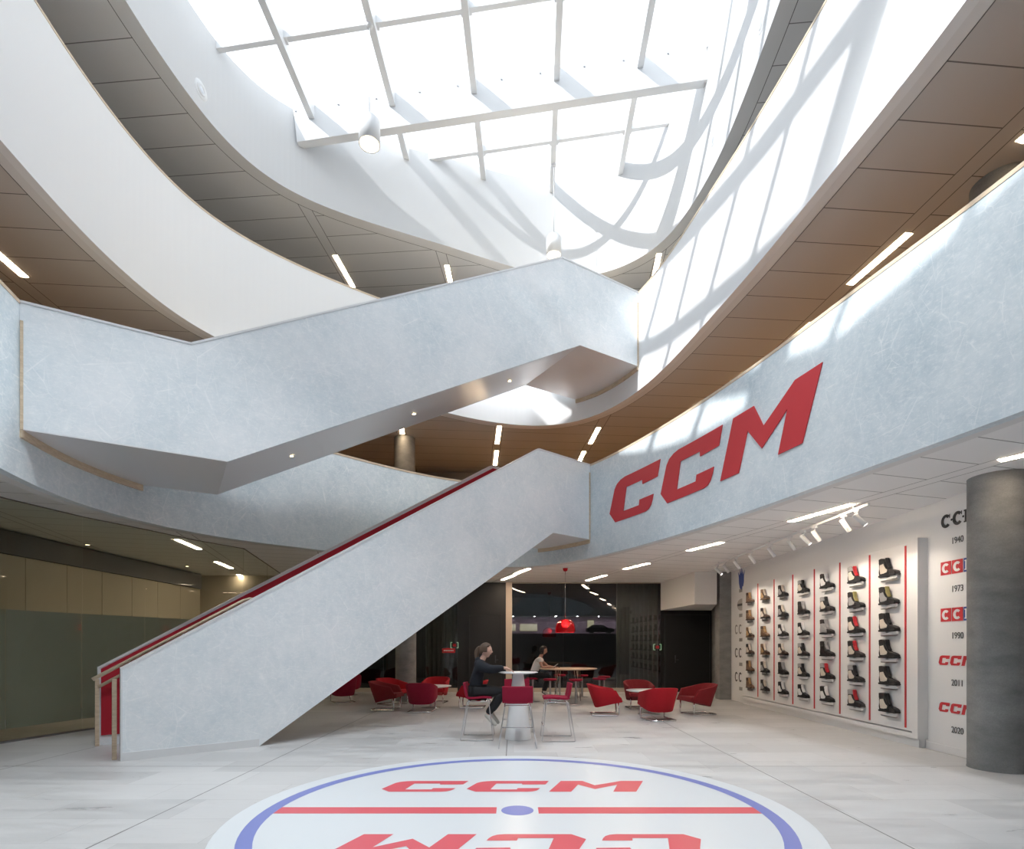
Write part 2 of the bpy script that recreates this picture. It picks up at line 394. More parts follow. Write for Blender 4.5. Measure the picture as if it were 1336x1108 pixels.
for j, where in ((0, 'crossing the far end of the skylight'), (-6, 'crossing the near end of the skylight overhead')):
    def clip(side):
        q0 = OR + RAD*(j*PUR); hs = R3.hit(q0, RP); return [h for h in hs if (h[0] > 0) == (side > 0)][0 if side > 0 else -1][0]
    a0 = OR + RAD*(j*PUR) + RP*(clip(-1)-.03); a1 = OR + RAD*(j*PUR) + RP*(clip(1)+.03)
    r = root('roof_beam', (a0.x, a0.y, zsky(a0.x,a0.y)), 'deep white steel beam '+where, 'beam')
    r.location = (0,0,0); mb = MB()
    mb.obox((a0.x,a0.y,zsky(a0.x,a0.y)-.35), (a1.x,a1.y,zsky(a1.x,a1.y)-.35), .17, .70); mb.obj('web', WHITEM, r, bevel=.008)
    if j == 0:
        for i in range(-3, 3):
            for f_ in (.33, .8):
                q = skp(i+f_, 0, -.07); q2 = Vector((q.x, q.y-.085, q.z)); mb = MB(); mb.tube([q2, q2+Vector((0,-.02,0))], .02, 8); mb.obj('bolt', STEEL, r)

# ---------------------------------------------------------------- lettering
LC = [(0,0),(1.09,0),(1.2,.03),(1.28,.10),(1.33,.2),(1.365,.32),(.885,.32),(.865,.2),(.30,.2),(.415,.74),(.98,.74),(.99,.64),(1.50,.66),(1.594,1),(.36,1),(.2,.97),(.06,.9),(-.02,.80),(-.21,.25)]
LM = [(3.35,0),(3.816,0),(4.03,.64),(4.35,.23),(4.89,.63),(4.70,0),(5.18,0),(5.54,1),(5.04,1),(4.39,.58),(4.17,1),(3.68,1)]
LETTERS = [LC, [(u+1.815,v) for u,v in LC], LM]
def letter_mesh(poly, fn, th, name, m, parent, cut=None, flat=False):
    bm = bmesh.new(); f = bm.faces.new([bm.verts.new((u,v,0)) for u,v in poly])
    if cut:
        u = -1
        while u < 7:
            g = bm.verts[:]+bm.edges[:]+bm.faces[:]; bmesh.ops.bisect_plane(bm, geom=g, plane_co=(u,0,0), plane_no=(1,0,0)); u += cut
    bm.normal_update(); bmesh.ops.triangulate(bm, faces=bm.faces[:], ngon_method='EAR_CLIP')
    ret = bmesh.ops.extrude_face_region(bm, geom=bm.faces[:]) if not flat else {'geom': []}
    for x in ret['geom']:
        if isinstance(x, bmesh.types.BMVert): x.co.z = 1
    bmesh.ops.recalc_face_normals(bm, faces=bm.faces)
    for x in bm.verts: x.co = fn(x.co.x, x.co.y, x.co.z*th)
    bmesh.ops.recalc_face_normals(bm, faces=bm.faces)
    me = bpy.data.meshes.new(name); bm.to_mesh(me); bm.free(); me.materials.append(m)
    o = bpy.data.objects.new(name, me); COL.objects.link(o); o.parent = parent; return o
iA, iB = R1.px(803.2), R1.px(1047.8)
def wallfn(u, v, t_):
    i = iA + (iB-iA)*u/5.18; p = R1.at(i, -.003-t_); return Vector((p.x, p.y, 4.22+.91*v))
for L_ in LETTERS: letter_mesh(L_, wallfn, .012, 'letter', LOGO, bal1, .12)

em = root('floor_emblem', (.035, 5.04, 0), 'round white floor emblem with blue ring, red line and red lettering', 'floor graphic')
def disc(mb, r0, r1, z, n=96):
    vs = []
    for k in range(n):
        a = 2*PI*k/n; vs += [(r0*math.cos(a), r0*math.sin(a), z), (r1*math.cos(a), r1*math.sin(a), z)]
    mb.add(vs, [(2*k, 2*((k+1)%n), 2*((k+1)%n)+1, 2*k+1) for k in range(n)])
mb = MB(); mb.lathe([(0,.002),(2.50,.002),(2.503,0)], 96, smooth=False); mb.obj('disc', DISC, em)
mb = MB(); disc(mb, 2.185, 2.305, .0035); mb.obj('ring', BLUEF, em, fix=False)
for s_ in (-1, 1):
    mb = MB(); x0, x1 = (.19, 2.183) if s_ > 0 else (-2.183, -.19); mb.box(x0, x1, -.095, .095, .002, .0035); mb.obj('line', LOGOF, em)
mb = MB(); mb.lathe([(0,.0036),(.147,.0036),(.147,.002)], 48, smooth=False); mb.obj('center_dot', BLUEF, em)
for s_ in (1, -1):
    for L_ in LETTERS:
        letter_mesh(L_, lambda u, v, t_, s_=s_: Vector((s_*(-1.279-.035+u*.49+.0), s_*(.64+.455*v), .0038)), .0016, 'letter', LOGOF, em, flat=True)

# ---------------------------------------------------------------- staircases
class Line2:
    def __init__(s, P, Q): s.P = P; s.d = (Q-P).normalized(); s.n = Vector((-s.d.y, s.d.x)); s.len = (Q-P).length
    def s_at(s, px):
        k = (px-PX)/F; return (k*s.P.y - s.P.x)/(s.d.x - k*s.d.y)
    def sz(s, px, py):
        q = s_ = s.s_at(px); Y = s.P.y + s.d.y*q; return (q, EYE+(PY-py)*Y/F)
    def pt(s, q, off, z): p = s.P + s.d*q + s.n*off; return Vector((p.x, p.y, z))
def swept(mb, L, path, off0, off1, th):                          # flat strip of thickness th following (s,z) path between two offsets
    for (a, b) in zip(path[:-1], path[1:]):
        d = Vector((b[0]-a[0], b[1]-a[1])).normalized(); n_ = Vector((-d.y, d.x))*th
        q = [(a[0],a[1]),(b[0],b[1]),(b[0]+n_.x,b[1]+n_.y),(a[0]+n_.x,a[1]+n_.y)]
        mb.prism(q, lambda u,v,t_: L.pt(u,t_,v), off0, off1)
    return mb
def gate_trim(mb, R, ia, ib, z0, z1, th=.03):
    if abs(ib-ia) > R.N/2: ib += R.N if ib < ia else -R.N
    k = 24; pts = [R.at(ia+(ib-ia)*j/k, -th/2) for j in range(k+1)]
    for a, b in zip(pts[:-1], pts[1:]): mb.obox((a.x,a.y,(z0+z1)/2), (b.x,b.y,(z0+z1)/2), th, z1-z0)
def landing(L, W, s_kink, z, R, i_near, i_far, th=.012):
    a, b = i_near, i_far
    if abs(b-a) > R.N/2: b += R.N if b < a else -R.N
    k = 24; pts = [R.at(a+(b-a)*j/k, -.004) for j in range(k+1)]
    poly = [L.pt(s_kink,0,z).to_2d()] + pts + [L.pt(s_kink,W,z).to_2d()]
    mb = MB(); mb.prism([(p.x,p.y) for p in poly], lambda u,v,t_: Vector((u,v,t_)), z-.004, z+th); return mb

def downlight(parent, p, r=.05):
    mb = MB(); mb.lathe([(r*.7,-.0),(r,-.004),(r*1.25,-.003),(r*1.25,.004)], 20, p); d = mb.obj('downlight', WHITEM, parent)
    mb = MB(); mb.lathe([(0,-.001),(r*.72,-.001)], 20, p); mb.obj('lamp', BULB, d)

# lower staircase
A = fl(159.5, 993.5).to_2d(); iE = R1.px(770); E = R1.at(iE)
L1 = Line2(A, E); W1 = 1.72; TH = .09
fs_ = (fl(129,971.5).to_2d()-A).dot(L1.d)
s_up = L1.sz(703,585)[0]
zt0 = L1.sz(159.5, 871)[1]
top1 = [(0, zt0), (s_up, H1T), (L1.len, H1T)]
s_foot = L1.sz(338, 973)[0]; s_uk, z_uk = L1.sz(722,696); zl = 4.0
bot1 = [(L1.len, zl), (s_uk, zl), (s_foot, 0), (0, 0)]
st1 = root('lower_staircase', (0,0,0), 'lower staircase with pale ice patterned parapet rising from the stone floor to first floor', 'staircase')
def parapet(L, outline, off0, off1, m, parent, end=None):
    mb = MB(); mb.prism(outline, lambda u,v,t_: L.pt(u,t_,v), off0, off1); return mb.obj('parapet', m, parent)
cap = .03
def trimtop(path, c): return [(a, z-c) for a, z in path]
far_end = R1.hit(L1.P+L1.n*W1, L1.d); far_end = [h for h in far_end if h[0] > 0][-1]
parapet(L1, trimtop(top1, cap)+bot1, 0, TH, ICE2, st1)
topF = [(fs_, zt0), (s_up-.02, H1T+.035), (far_end[0], H1T+.035)]
slope = (H1T-zt0)/s_up
topF[0] = (fs_, zt0+slope*fs_+.055)
parapet(L1, trimtop(topF, cap)+[(far_end[0], zl), (s_uk, zl), (s_foot, 0), (fs_, 0)], W1-TH, W1, ICE2, st1)
# white caps, red linings, wooden end boards and handrails
swept(MB(), L1, [(a,z-cap) for a,z in top1], -.01, TH+.01, cap).obj('cap', WHITEM, st1)
swept(MB(), L1, [(a,z-cap) for a,z in topF], W1-TH-.01, W1+.01, cap).obj('cap', WHITEM, st1)
mb = MB(); mb.prism([(-.02,0),(0,0),(0,zt0),(-.02,zt0)], lambda u,v,t_: L1.pt(u,t_,v), -.01, TH+.01); mb.obj('end_cap', WHITEM, st1)
mb = MB(); mb.prism([(fs_-.02,0),(fs_,0),(fs_,topF[0][1]),(fs_-.02,topF[0][1])], lambda u,v,t_: L1.pt(u,t_,v), W1-TH-.01, W1+.01); mb.obj('end_cap', WHITEM, st1)
def lining(s0, z0_, sE, off0, off1):
    mb = MB(); lo = lambda q: max(0.0, (q-.45)*slope+.08)
    mb.prism([(s0+.02,.15),(s0+.75,.15),(s_up+.1, H1T-1.1),(sE,H1T-1.1),(sE,H1T-.032),(s_up,H1T-.032),(s0+.02, z0_-.032)], lambda u,v,t_: L1.pt(u,t_,v), off0, off1); mb.obj('red_lining', RED, st1)
lining(0, zt0, L1.len, TH, TH+.02); lining(fs_, topF[0][1], far_end[0], W1-TH-.02, W1-TH)
mb = MB(); swept(mb, L1, [(0,0),(s_foot-.0,0)], -.012, 0, .11); mb.obj('skirting', WHITEM, st1)
# steps
NS = 28; s0 = .42; zt_ = H1T-1.1; run = (s_up+.02-s0)/NS; rise = zt_/NS
prof = []
for k in range(NS): prof += [(s0+k*run, k*rise), (s0+k*run, (k+1)*rise)]
prof += [(L1.len-.05, zt_), (L1.len-.05, zt_-.25), (s_up, zt_-.3), (s0+.5, 0.02)]
mb = MB(); mb.prism(prof, lambda u,v,t_: L1.pt(u,t_,v), TH+.021, W1-TH-.021); mb.obj('steps', WOOD, st1)
# soffit under flight and landing
mb = MB(); mb.prism([(s_foot+.02,.0),(s_uk,zl),(s_uk,zl+.03),(s_foot+.0,.03)], lambda u,v,t_: L1.pt(u,t_,v), TH, W1-TH); mb.obj('soffit', METAL, st1)
landing(L1, W1, s_uk, zl, R1, iE, far_end[1]).obj('landing_soffit', METAL, st1)
mb = MB(); gate_trim(mb, R1, iE, far_end[1], zl-.09, zl); mb.obj('edge_trim', WOOD, st1)
mb = MB(); mb.prism([(L1.len-.035,zl),(L1.len-.005,zl),(L1.len-.005,H1T-.2),(L1.len-.035,H1T-.2)], lambda u,v,t_: L1.pt(u,t_,v), -.012, 0); mb.obj('joint_strip', WOOD, st1)
q = at_z(706, 709, zl); downlight(st1, q)
# handrails
for (off, s_st, nm) in ((TH+.11, -.30, 'near'), (W1-TH-.11, fs_-.02, 'far')):
    zr = lambda q, off=off: zt0+slope*max(q,-.4)*1.0 - (-.03 if nm == 'near' else .23)
    sE = 1.5 if nm == 'near' else 3.0
    mb = MB(); pts = [L1.pt(s_st, off, zr(s_st)), L1.pt(sE, off, zr(sE)), L1.pt(sE+.08, off-.02 if nm=='near' else off+.02, zr(sE)+.03), L1.pt(sE+.1, TH+.02 if nm=='near' else W1-TH-.02, zr(sE)+.03)]
    mb.tube(pts, .024, 8); h = mb.obj('handrail', WOOD, st1)
    for q in ((.0, .62, 1.2) if nm == 'near' else (.05, 1.2, 2.35)):
        mb = MB(); e = TH if nm == 'near' else W1-TH; mb.tube([L1.pt(q+.1, e, zr(q+.1)-.07), L1.pt(q+.1, off, zr(q+.1)-.06), L1.pt(q+.1, off, zr(q+.1)-.01)], .01, 6); mb.obj('bracket', WHITEM, h)
for (off, sp, zz) in ((TH+.10, -.07, 1.06), (W1+.05, fs_+.03, 1.07), (W1-TH-.05, fs_-.03, 1.0)):
    mb = MB(); mb.prism([(sp-.025,0),(sp+.025,0),(sp+.025,zz),(sp-.025,zz)], lambda u,v,t_: L1.pt(u,t_,v), off-.03, off+.03); mb.obj('newel_board', WOOD, st1)

# upper staircase
i0 = R1.px(25.5); P0 = R1.at(i0); i1 = R2.px(833); P1 = R2.at(i1)
L2 = Line2(P0, P1); W2 = 2.05
zl2a, zl2b = 4.17, 7.70
sa = L2.sz(250,441)[0]; sb = L2.sz(733,339)[0]; ua = L2.sz(297,598)[0]; ub = L2.sz(757,447)[0]
f0 = [h for h in R1.hit(L2.P+L2.n*W2, L2.d) if h[0] < 4][0]; f1 = [h for h in R2.hit(L2.P+L2.n*W2, L2.d) if h[0] > 4][-1]
st2 = root('upper_staircase', (0,0,0), 'upper staircase with pale ice patterned parapet spanning the atrium to the second floor', 'staircase')
def out2(e0, e1, c):
    return [(e0,H1T-c),(sa,H1T-c),(sb,H2T-c),(e1,H2T-c),(e1,zl2b),(ub,zl2b),(ua,zl2a),(e0,zl2a)]
parapet(L2, out2(0, L2.len, cap), 0, TH, ICE2, st2); parapet(L2, out2(f0[0], f1[0], cap), W2-TH, W2, ICE2, st2)
swept(MB(), L2, [(0,H1T-cap),(sa,H1T-cap),(sb,H2T-cap),(L2.len,H2T-cap)], -.01, TH+.01, cap).obj('cap', WHITEM, st2)
swept(MB(), L2, [(f0[0],H1T-cap),(sa,H1T-cap),(sb,H2T-cap),(f1[0],H2T-cap)], W2-TH-.01, W2+.01, cap).obj('cap', WHITEM, st2)
mb = MB(); mb.prism([(ua,zl2a),(ub,zl2b),(ub,zl2b+.03),(ua,zl2a+.03)], lambda u,v,t_: L2.pt(u,t_,v), TH, W2-TH); mb.obj('soffit', METAL, st2)
landing(L2, W2, ua, zl2a, R1, i0, f0[1]).obj('landing_soffit', METAL, st2)
landing(L2, W2, ub, zl2b, R2, i1, f1[1]).obj('landing_soffit', METAL, st2)
n2 = 21; rr = (H2T-H1T)/n2; run2 = (sb-sa-.1)/n2; prof = [(.1, H1T-1.1)]
for k in range(n2): prof += [(sa+.05+k*run2, H1T-1.1+k*rr), (sa+.05+k*run2, H1T-1.1+(k+1)*rr)]
prof += [(L2.len-.05,H2T-1.1),(L2.len-.05,H2T-1.35),(sb,H2T-1.4),(sa,H1T-1.4),(.1,H1T-1.35)]
mb = MB(); mb.prism(prof, lambda u,v,t_: L2.pt(u,t_,v), TH+.021, W2-TH-.021); mb.obj('steps', WOOD, st2)
mb = MB(); gate_trim(mb, R1, i0, f0[1], zl2a-.10, zl2a); mb.obj('edge_trim', WOOD, st2)
mb = MB(); gate_trim(mb, R2, i1, f1[1], zl2b-.09, zl2b); mb.obj('edge_trim', WOOD, st2)
for (q, z0_, z1_) in ((.02, zl2a, H1T-.25), (L2.len-.02, zl2b, H2T-.25)):
    mb = MB(); mb.prism([(q-.015,z0_),(q+.015,z0_),(q+.015,z1_),(q-.015,z1_)], lambda u,v,t_: L2.pt(u,t_,v), -.012, 0); mb.obj('joint_strip', WOOD, st2)
downlight(st2, at_z(195,608,zl2a)); downlight(st2, at_z(757,488,zl2b))
def flight_z(q): return zl2a + (q-ua)*(zl2b-zl2a)/(ub-ua)
for f_ in (.16, .50, .83):
    q = ua+(ub-ua)*f_; p = L2.pt(q, 1.0, flight_z(q)-.006); downlight(st2, p)

# ---------------------------------------------------------------- shell walls
def wall(name, x0, x1, y0, y1, z0, z1, m=CEILW): return struct(MB().box(x0,x1,y0,y1,z0,z1).obj(name, m))
wall('wall_left', X0-.3, X0, Y0, Y1, 0, H3B+.1, mat('beige_panelling', (.52,.46,.37), .7))
wall('wall_front', X0, X1, Y0-.3, Y0, 0, H3B+.1); wall('wall_right', X1, X1+.3, Y0, Y1, 0, H3B+.1)
wall('wall_back', X0, X1, Y1, Y1+.3, CL+.02, H3B+.1, mat('upper_back_wall', (.30,.27,.25), .8))
WR = 6.08                                                       # skate wall
wall('wall_right_display', WR, WR+.2, 7.05, 15.75, 0, H1B, WHITE)
MB().box(WR-.015, WR, 7.05, 8.14, 0, .1).obj('baseboard_right', WHITE)['kind'] = 'structure'
MB().box(WR-.015, WR, 14.45, 15.4, 0, .1).obj('baseboard_right', WHITE)['kind'] = 'structure'
yB = 15.45
wall('wall_pier', 5.76, WR, yB, yB+.35, 0, H1B, CONC)
wall('wall_pier_return', WR+.2, X1, 15.55, 15.75, 0, H1B)
wall('wall_recess_side', 6.46, 6.66, 15.75, Y1, 0, H1B, CONC)
# bulkhead above the black door
mb = MB(); q = [(5.04,yB-.05),(5.66,yB-.05),(5.76,yB+.3),(6.45,Y1),(4.80,Y1)]
mb.prism(q, lambda u,v,t_: Vector((u,v,t_)), 2.66, H1B); struct(mb.obj('wall_bulkhead', CEILW))
bx = lambda p: (p-PX)/F*Y1
# back wall: dark panelling, doors, glass
wall('wall_back_dark', bx(597), bx(660), Y1, Y1+.12, 0, H1B, DARK)
wall('wall_back_dark_right', bx(862), 6.6, Y1, Y1+.12, 0, H1B, BLACK)
mb = MB(); mb.box(bx(660),bx(668),Y1-.1,Y1+.12,0,H1B); struct(mb.obj('trim_2', mat('beige_post', (.62,.52,.43), .6)))
def door(name, x0, x1, zt, m, hx):
    d = bpy.data.objects.new(name, None); COL.objects.link(d); struct(d); d.location = ((x0+x1)/2, Y1, 0); w = (x1-x0)/2
    MB().box(-w, w, -.05, -.005, .01, zt).obj('leaf', m, d, bevel=.004)
    f_ = MB(); f_.box(-w-.05,-w,-.065,0,0,zt+.05); f_.box(w,w+.05,-.065,0,0,zt+.05); f_.box(-w,w,-.065,0,zt,zt+.05); f_.obj('frame', DARK, d)
    mb = MB(); mb.box(hx-.018,hx+.018,-.058,-.05,.95,1.2); mb.tube([(hx,-.05,1.05),(hx,-.09,1.05),(hx+.10,-.09,1.05)],.008,8); mb.obj('handle', DARKM, d)
door('door_1', bx(613), bx(652), 2.5, DARK, .35); door('door_2', bx(868), bx(925), 2.5, BLACK, -.4)
SILL = .13
def glazing(name, x0, x1, zt, joints):
    w = bpy.data.objects.new(name, None); COL.objects.link(w); struct(w); w.location = (0, Y1, 0)
    xs = [x0]+joints+[x1]
    for a, b in zip(xs[:-1], xs[1:]): MB().box(a+.006, b-.006, .02, .035, SILL, zt-.03).obj('glass_pane', GLASSD, w)
    f_ = MB(); f_.box(x0,x1,.0,.08,0,SILL); f_.box(x0,x1,.0,.08,zt-.03,zt)
    f_.obj('frame', mat('sill_'+name, (.50,.44,.37), .6), w)
glazing('window_2', bx(668), bx(862), H1B, [bx(735), bx(805)])
glazing('window_3', X0, bx(597), CL, [bx(390), bx(440), bx(500), bx(553)])
# dark room behind the glass
wall('wall_room_back', X0, X1, Y1+7.9, Y1+8.1, 0, CL, GREYD); wall('wall_room_left', X0-.2, X0, Y1, Y1+8, 0, CL, GREYD); wall('wall_room_right', 6.6, 6.8, Y1+.3, Y1+8, 0, CL, GREYD)
wall('ceiling', X0, X1, Y1+.3, Y1+8, CL-.02, CL+.02, GREYD)
MB().box(X0, X1, Y1+.14, Y1+7.9, .0, .012).obj('floor', mat('dark_carpet', (.05,.05,.05), .9))['kind'] = 'structure'
# invented lit shelf and car, standing in for parking seen in the glass
ys = Y1+7.2
r = root('parking_stand_in', (3.0, ys, 0), 'invented lit shelf standing in for a parking area seen in the glass', 'shelf')
mb = MB(); mb.box(-4.5,3.5,-.25,.65,2.0,2.06); mb.box(-4.5,3.5,-.25,.65,2.86,2.95); mb.box(-4.5,3.5,-.25,-.2,1.75,2.0); mb.obj('carcass', GREYD, r)
MB().box(-4.5,3.5,.60,.66,2.06,2.86).obj('back_panel', mat('mauve_panel', (.45,.36,.42), .7), r)
for k in range(8):
    x = -4.0+k*.98; mb = MB(); mb.lathe([(0,0),(.035,0)], 12, (x,.1,2.855)); mb.obj('downlight', emitm('shelf_lamp%d'%k, (1,.85,.95), 160), r)
for (a, b) in ((-3.9,-2.9),(-2.7,-1.9),(.45,.75)):
    MB().box(a,b,.56,.60,2.2,2.52 if a < 0 else 2.7).obj('lit_panel', emitm('yellow_panel%.1f'%a, (.75,.68,.30), .35), r)
cr = root('small_car', (3.95, ys+.1, 2.06), 'scaled-down black car on the invented shelf, standing in for a parked car', 'car')
body = [(-.6,.08),(.62,.08),(.64,.2),(.5,.25),(.32,.27),(.16,.40),(-.34,.41),(-.5,.28),(-.62,.25)]
MB().prism(body, lambda u,v,t_: Vector((u,t_,v)), -.24, .24).obj('body', BLACK, cr, bevel=.03)
MB().prism([(-.38,.28),(.24,.28),(.14,.375),(-.32,.385)], lambda u,v,t_: Vector((u,t_,v)), -.245, .245).obj('windows', GREYD, cr)
for wx in (-.38,.40):
    for wy in (-.23,.23):
        mb = MB(); mb.tube([(wx,wy-.03,.09),(wx,wy+.03,.09)], .09, 20); mb.obj('wheel', DARK, cr)
# curtains
def curtain(x0, x1, y, zt, label):
    n = int((x1-x0)/.018); vs = []
    for k in range(n+1):
        x = x0+(x1-x0)*k/n; a = y+.05*math.sin(k*.75)+.015*math.sin(k*.31+1)
        vs += [(x,a,.02),(x,a,zt-.02)]
    mb = MB(); mb.add(vs, [(2*k,2*k+2,2*k+3,2*k+1) for k in range(n)], 0, True)
    c_ = mb.obj('curtain', CURT, fix=False); tag(c_, label, 'curtain', 'grey curtains behind the glass'); c_.modifiers.new('s','SOLIDIFY').thickness = .006
    return c_
curtain(bx(806), bx(862), Y1+.3, CL-.02, 'dark grey pleated curtain behind the glass next to the black recessed door')
curtain(bx(553), bx(597), Y1+.3, CL-.02, 'dark grey pleated curtain behind the glass beside the red sign')

# curved glass wall of the left room
GP = [(-7.75,2.5),(-7.9,5.2)]+[tuple(p) for p in ((-7.93,7.0),(-7.86,8.58),(-7.62,9.78),(-7.22,10.85),(-6.88,11.92),(-6.33,12.98))]+[(-6.9,15.5),(-7.45,17.9)]
gw = bpy.data.objects.new('window_4', None); COL.objects.link(gw); struct(gw)
for a, b in zip(GP[:-1], GP[1:]):
    a, b = Vector(a), Vector(b); d = (b-a).normalized(); a2, b2 = a+d*.006, b-d*.006
    MB().obox((a2.x,a2.y,CL/2), (b2.x,b2.y,CL/2), .014, CL-.03).obj('glass_pane', GLASS, gw)
    nrm_ = Vector((-d.y, d.x)); a3, b3 = a2+nrm_*.02, b2+nrm_*.02
    if b.y <= 13: MB().obox((a3.x,a3.y,1.14), (b3.x,b3.y,1.14), .004, 1.86).obj('frosted_film', FILM, gw)
    MB().obox((a.x,a.y,.015), (b.x,b.y,.015), .04, .03).obj('bottom_track', GREYD, gw); MB().obox((a.x,a.y,CL-.006), (b.x,b.y,CL-.006), .03, .012).obj('top_track', GREYD, gw)
# interior of the left room: panelled back wall with a plinth line and a dark panel standing for an opening
r = root('wall_cabinets', (X0+.02, 9, 0), 'tall beige panelled cupboards lining the room behind the curved glass', 'cupboard')
for k in range(12):
    MB().box(0,.32,-4+k*1.05,-4+k*1.05+1.04,.05,3.3).obj('door', MATS['beige_panelling'], r, bevel=.004)
MB().box(0,.36,-4,8.6,3.31,3.77).obj('fascia', GREYD, r)
sc = root('dark_opening_panel', (-8.4, Y1-.12, 1.2), 'dark panel in place of an opening at the end of the left glazed room', 'screen')
MB().box(-.55,.55,-.05,.0,0,.85).obj('panel', BLACK, sc, bevel=.01); MB().box(-.58,.58,.0,.03,-.03,.88).obj('frame', GREYD, sc)
wall('wall_left_room_end', X0, -7.5, Y1-.06, Y1, 0, CL, MATS['beige_panelling'])

# concrete columns
def column(x, y, r_, z0, z1, label):
    mb = MB(); mb.lathe([(r_,0),(r_,z1-z0)], 48); mb.lathe([(r_+.004,0),(r_+.004,.015)], 48)
    return tag(mb.obj('concrete_column', CONC, loc=(x,y,z0), fix=False), label, 'column')
column(5.92, 6.76, .30, 0, H1B, 'large grey concrete column at the right end of the skate wall')
column(5.95, 6.76, .30, H1T-1.1, H2B, 'concrete column above the lettered balustrade on the first floor')
column(-2.94, 15.1, .28, 0, CL, 'concrete column behind the red tub chairs under the staircase')
column(-2.97, 15.1, .28, H1T-1.1, H2B, 'slim concrete column on the first floor behind the staircases')
# first floor cabinets at the back
cb = root('dark_sideboard', (-1.6, Y1-.5, H1T-1.1), 'dark low cabinet against the back wall of the first floor', 'cabinet')
for k in range(4): MB().box(-2.4+k*1.2,-1.22+k*1.2,-.2,.48,.05,1.75).obj('door', GREYD, cb, bevel=.006)
MB().box(-2.42,2.42,-.22,.48,1.76,1.8).obj('top', DARK, cb)

# ---------------------------------------------------------------- strip lights
def strip(p, q, m, label, group, w=.11):
    p, q = Vector(p), Vector(q); c_ = (p+q)/2; d = q-p
    r = root('strip_light', c_-Vector((0,0,.0)), label, 'ceiling light', group)
    a, b = p-c_, q-c_
    mb = MB(); mb.obox(a-d.normalized()*.015+Vector((0,0,.004)), b+d.normalized()*.015+Vector((0,0,.004)), w+.03, .016); mb.obj('frame', WHITEM, r)
    mb = MB(); mb.obox(a+Vector((0,0,-.006)), b+Vector((0,0,-.006)), w, .008); mb.obj('diffuser', m, r)
g1, g2, g0, gl = 'recessed strip lights of the first floor ceiling', 'recessed strip lights of the second floor ceiling', 'recessed strip lights of the ground floor ceiling', 'strip lights inside the glazed room'
for (a, b, lab) in (((1109,371),(1186,304),'long warm strip light above the right end of the lettered balustrade'),
    ((-6,328),(32,361),'warm strip light at the far left above the upper staircase'),
    ((651.6,556),(648.5,579),'warm strip light nearer of the pair above the lower stair landing'),
    ((648,588),(646,607),'warm strip light farther of the pair above the lower stair landing'),
    ((781,558),(770,579),'warm strip light nearer of the slanted pair left of the lettered balustrade'),
    ((762,589),(755,604),'warm strip light farther of the slanted pair left of the lettered balustrade'),
    ((522.5,548),(525,566),'warm strip light above the slim first floor column'),
    ((-120,240),(-70,277),'warm strip light over the left gallery nearest the camera'),
    ((1330,185),(1400,130),'warm strip light over the right gallery beyond the round column'),
    ((1060,421),(1030,445),'added warm strip light hidden behind the lettered balustrade, nearer one'),  # last three added out of sight, to warm the first floor ceiling
    ((975,485),(955,500),'added warm strip light hidden behind the lettered balustrade, middle one'),
    ((920,523),(905,533),'added warm strip light hidden behind the lettered balustrade, farther one')):
    strip(at_z(*a,H2B), at_z(*b,H2B), STRIPE, lab, g1)
for (a, b, lab) in (((437,333),(461,375),'slanted strip light on the grey soffit left of the skylight'),
    ((583,346),(588,370),'short strip light just above the upper stair parapet'),
    ((860,331),(853,364),'strip light on the soffit right of the upper stair peak')):
    strip(at_z(*a,H3B), at_z(*b,H3B), STRIPE, lab, g2)
for (a, b, lab) in (((1031,680.5),(1112,657.5),'longest strip light above the skate wall'),
    ((898,718.5),(942,707.5),'strip light left of the track spotlights'),
    ((815,742.5),(846,735),'strip light above the middle of the curtain'),
    ((766,757.5),(790,750.5),'strip light at the top edge of the glass wall'),
    ((656,756.5),(671,750.5),'farther strip light of the pair above the beige post'),
    ((672,749),(690,742),'nearer strip light of the pair above the beige post'),
    ((1304,600.5),(1352,590),'strip light beside the top of the big round column')):
    strip(at_z(*a,H1B), at_z(*b,H1B), STRIPG, lab, g0)
for (a, b, lab) in (((231,704),(260,716.5),'biggest strip light seen through the curved glass wall'),
    ((282,733),(302,741.5),'middle strip light seen through the curved glass wall'),
    ((311,750),(327,756),'smallest strip light seen through the curved glass wall')):
    strip(at_z(*a,CL), at_z(*b,CL), STRIPG, lab, gl)
for (x, y, lab) in ((244,739,'tiny round downlight between strip lights in the glazed room'),(114,711,'tiny round downlight near the second glass joint from left')):
    p = at_z(x,y,CL); r = root('ceiling_downlight', p, lab, 'ceiling light'); downlight(r, Vector((0,0,-.004)))

# speakers on the shaft
for (x, y, lab) in ((262,117,'round white speaker on the left wall of the skylight shaft'),(931,183,'lower round speaker on the right wall of the skylight shaft'),(994,28,'upper round speaker on the right wall of the skylight shaft')):
    i = R3.px(x); p = R3.at(i); z = EYE+(PY-y)*p.y/F; n_ = -(R3.at(i,1)-p)
    r = root('wall_speaker', (p.x,p.y,z), lab, 'speaker', 'round speakers on the shaft wall')
    r.rotation_euler = Vector((n_.x,n_.y,0)).to_track_quat('Z','Y').to_euler()
    mb = MB(); mb.lathe([(0,.012),(.13,.012),(.145,.004),(.15,0)], 32); mb.obj('ring', WHITEM, r)
    mb = MB(); mb.lathe([(.055,.014),(.085,.03),(.10,.012)], 32); mb.obj('cone', WHITEM, r)
    mb = MB(); mb.lathe([(0,.022),(.055,.016)], 24); mb.obj('grille', STEEL, r)

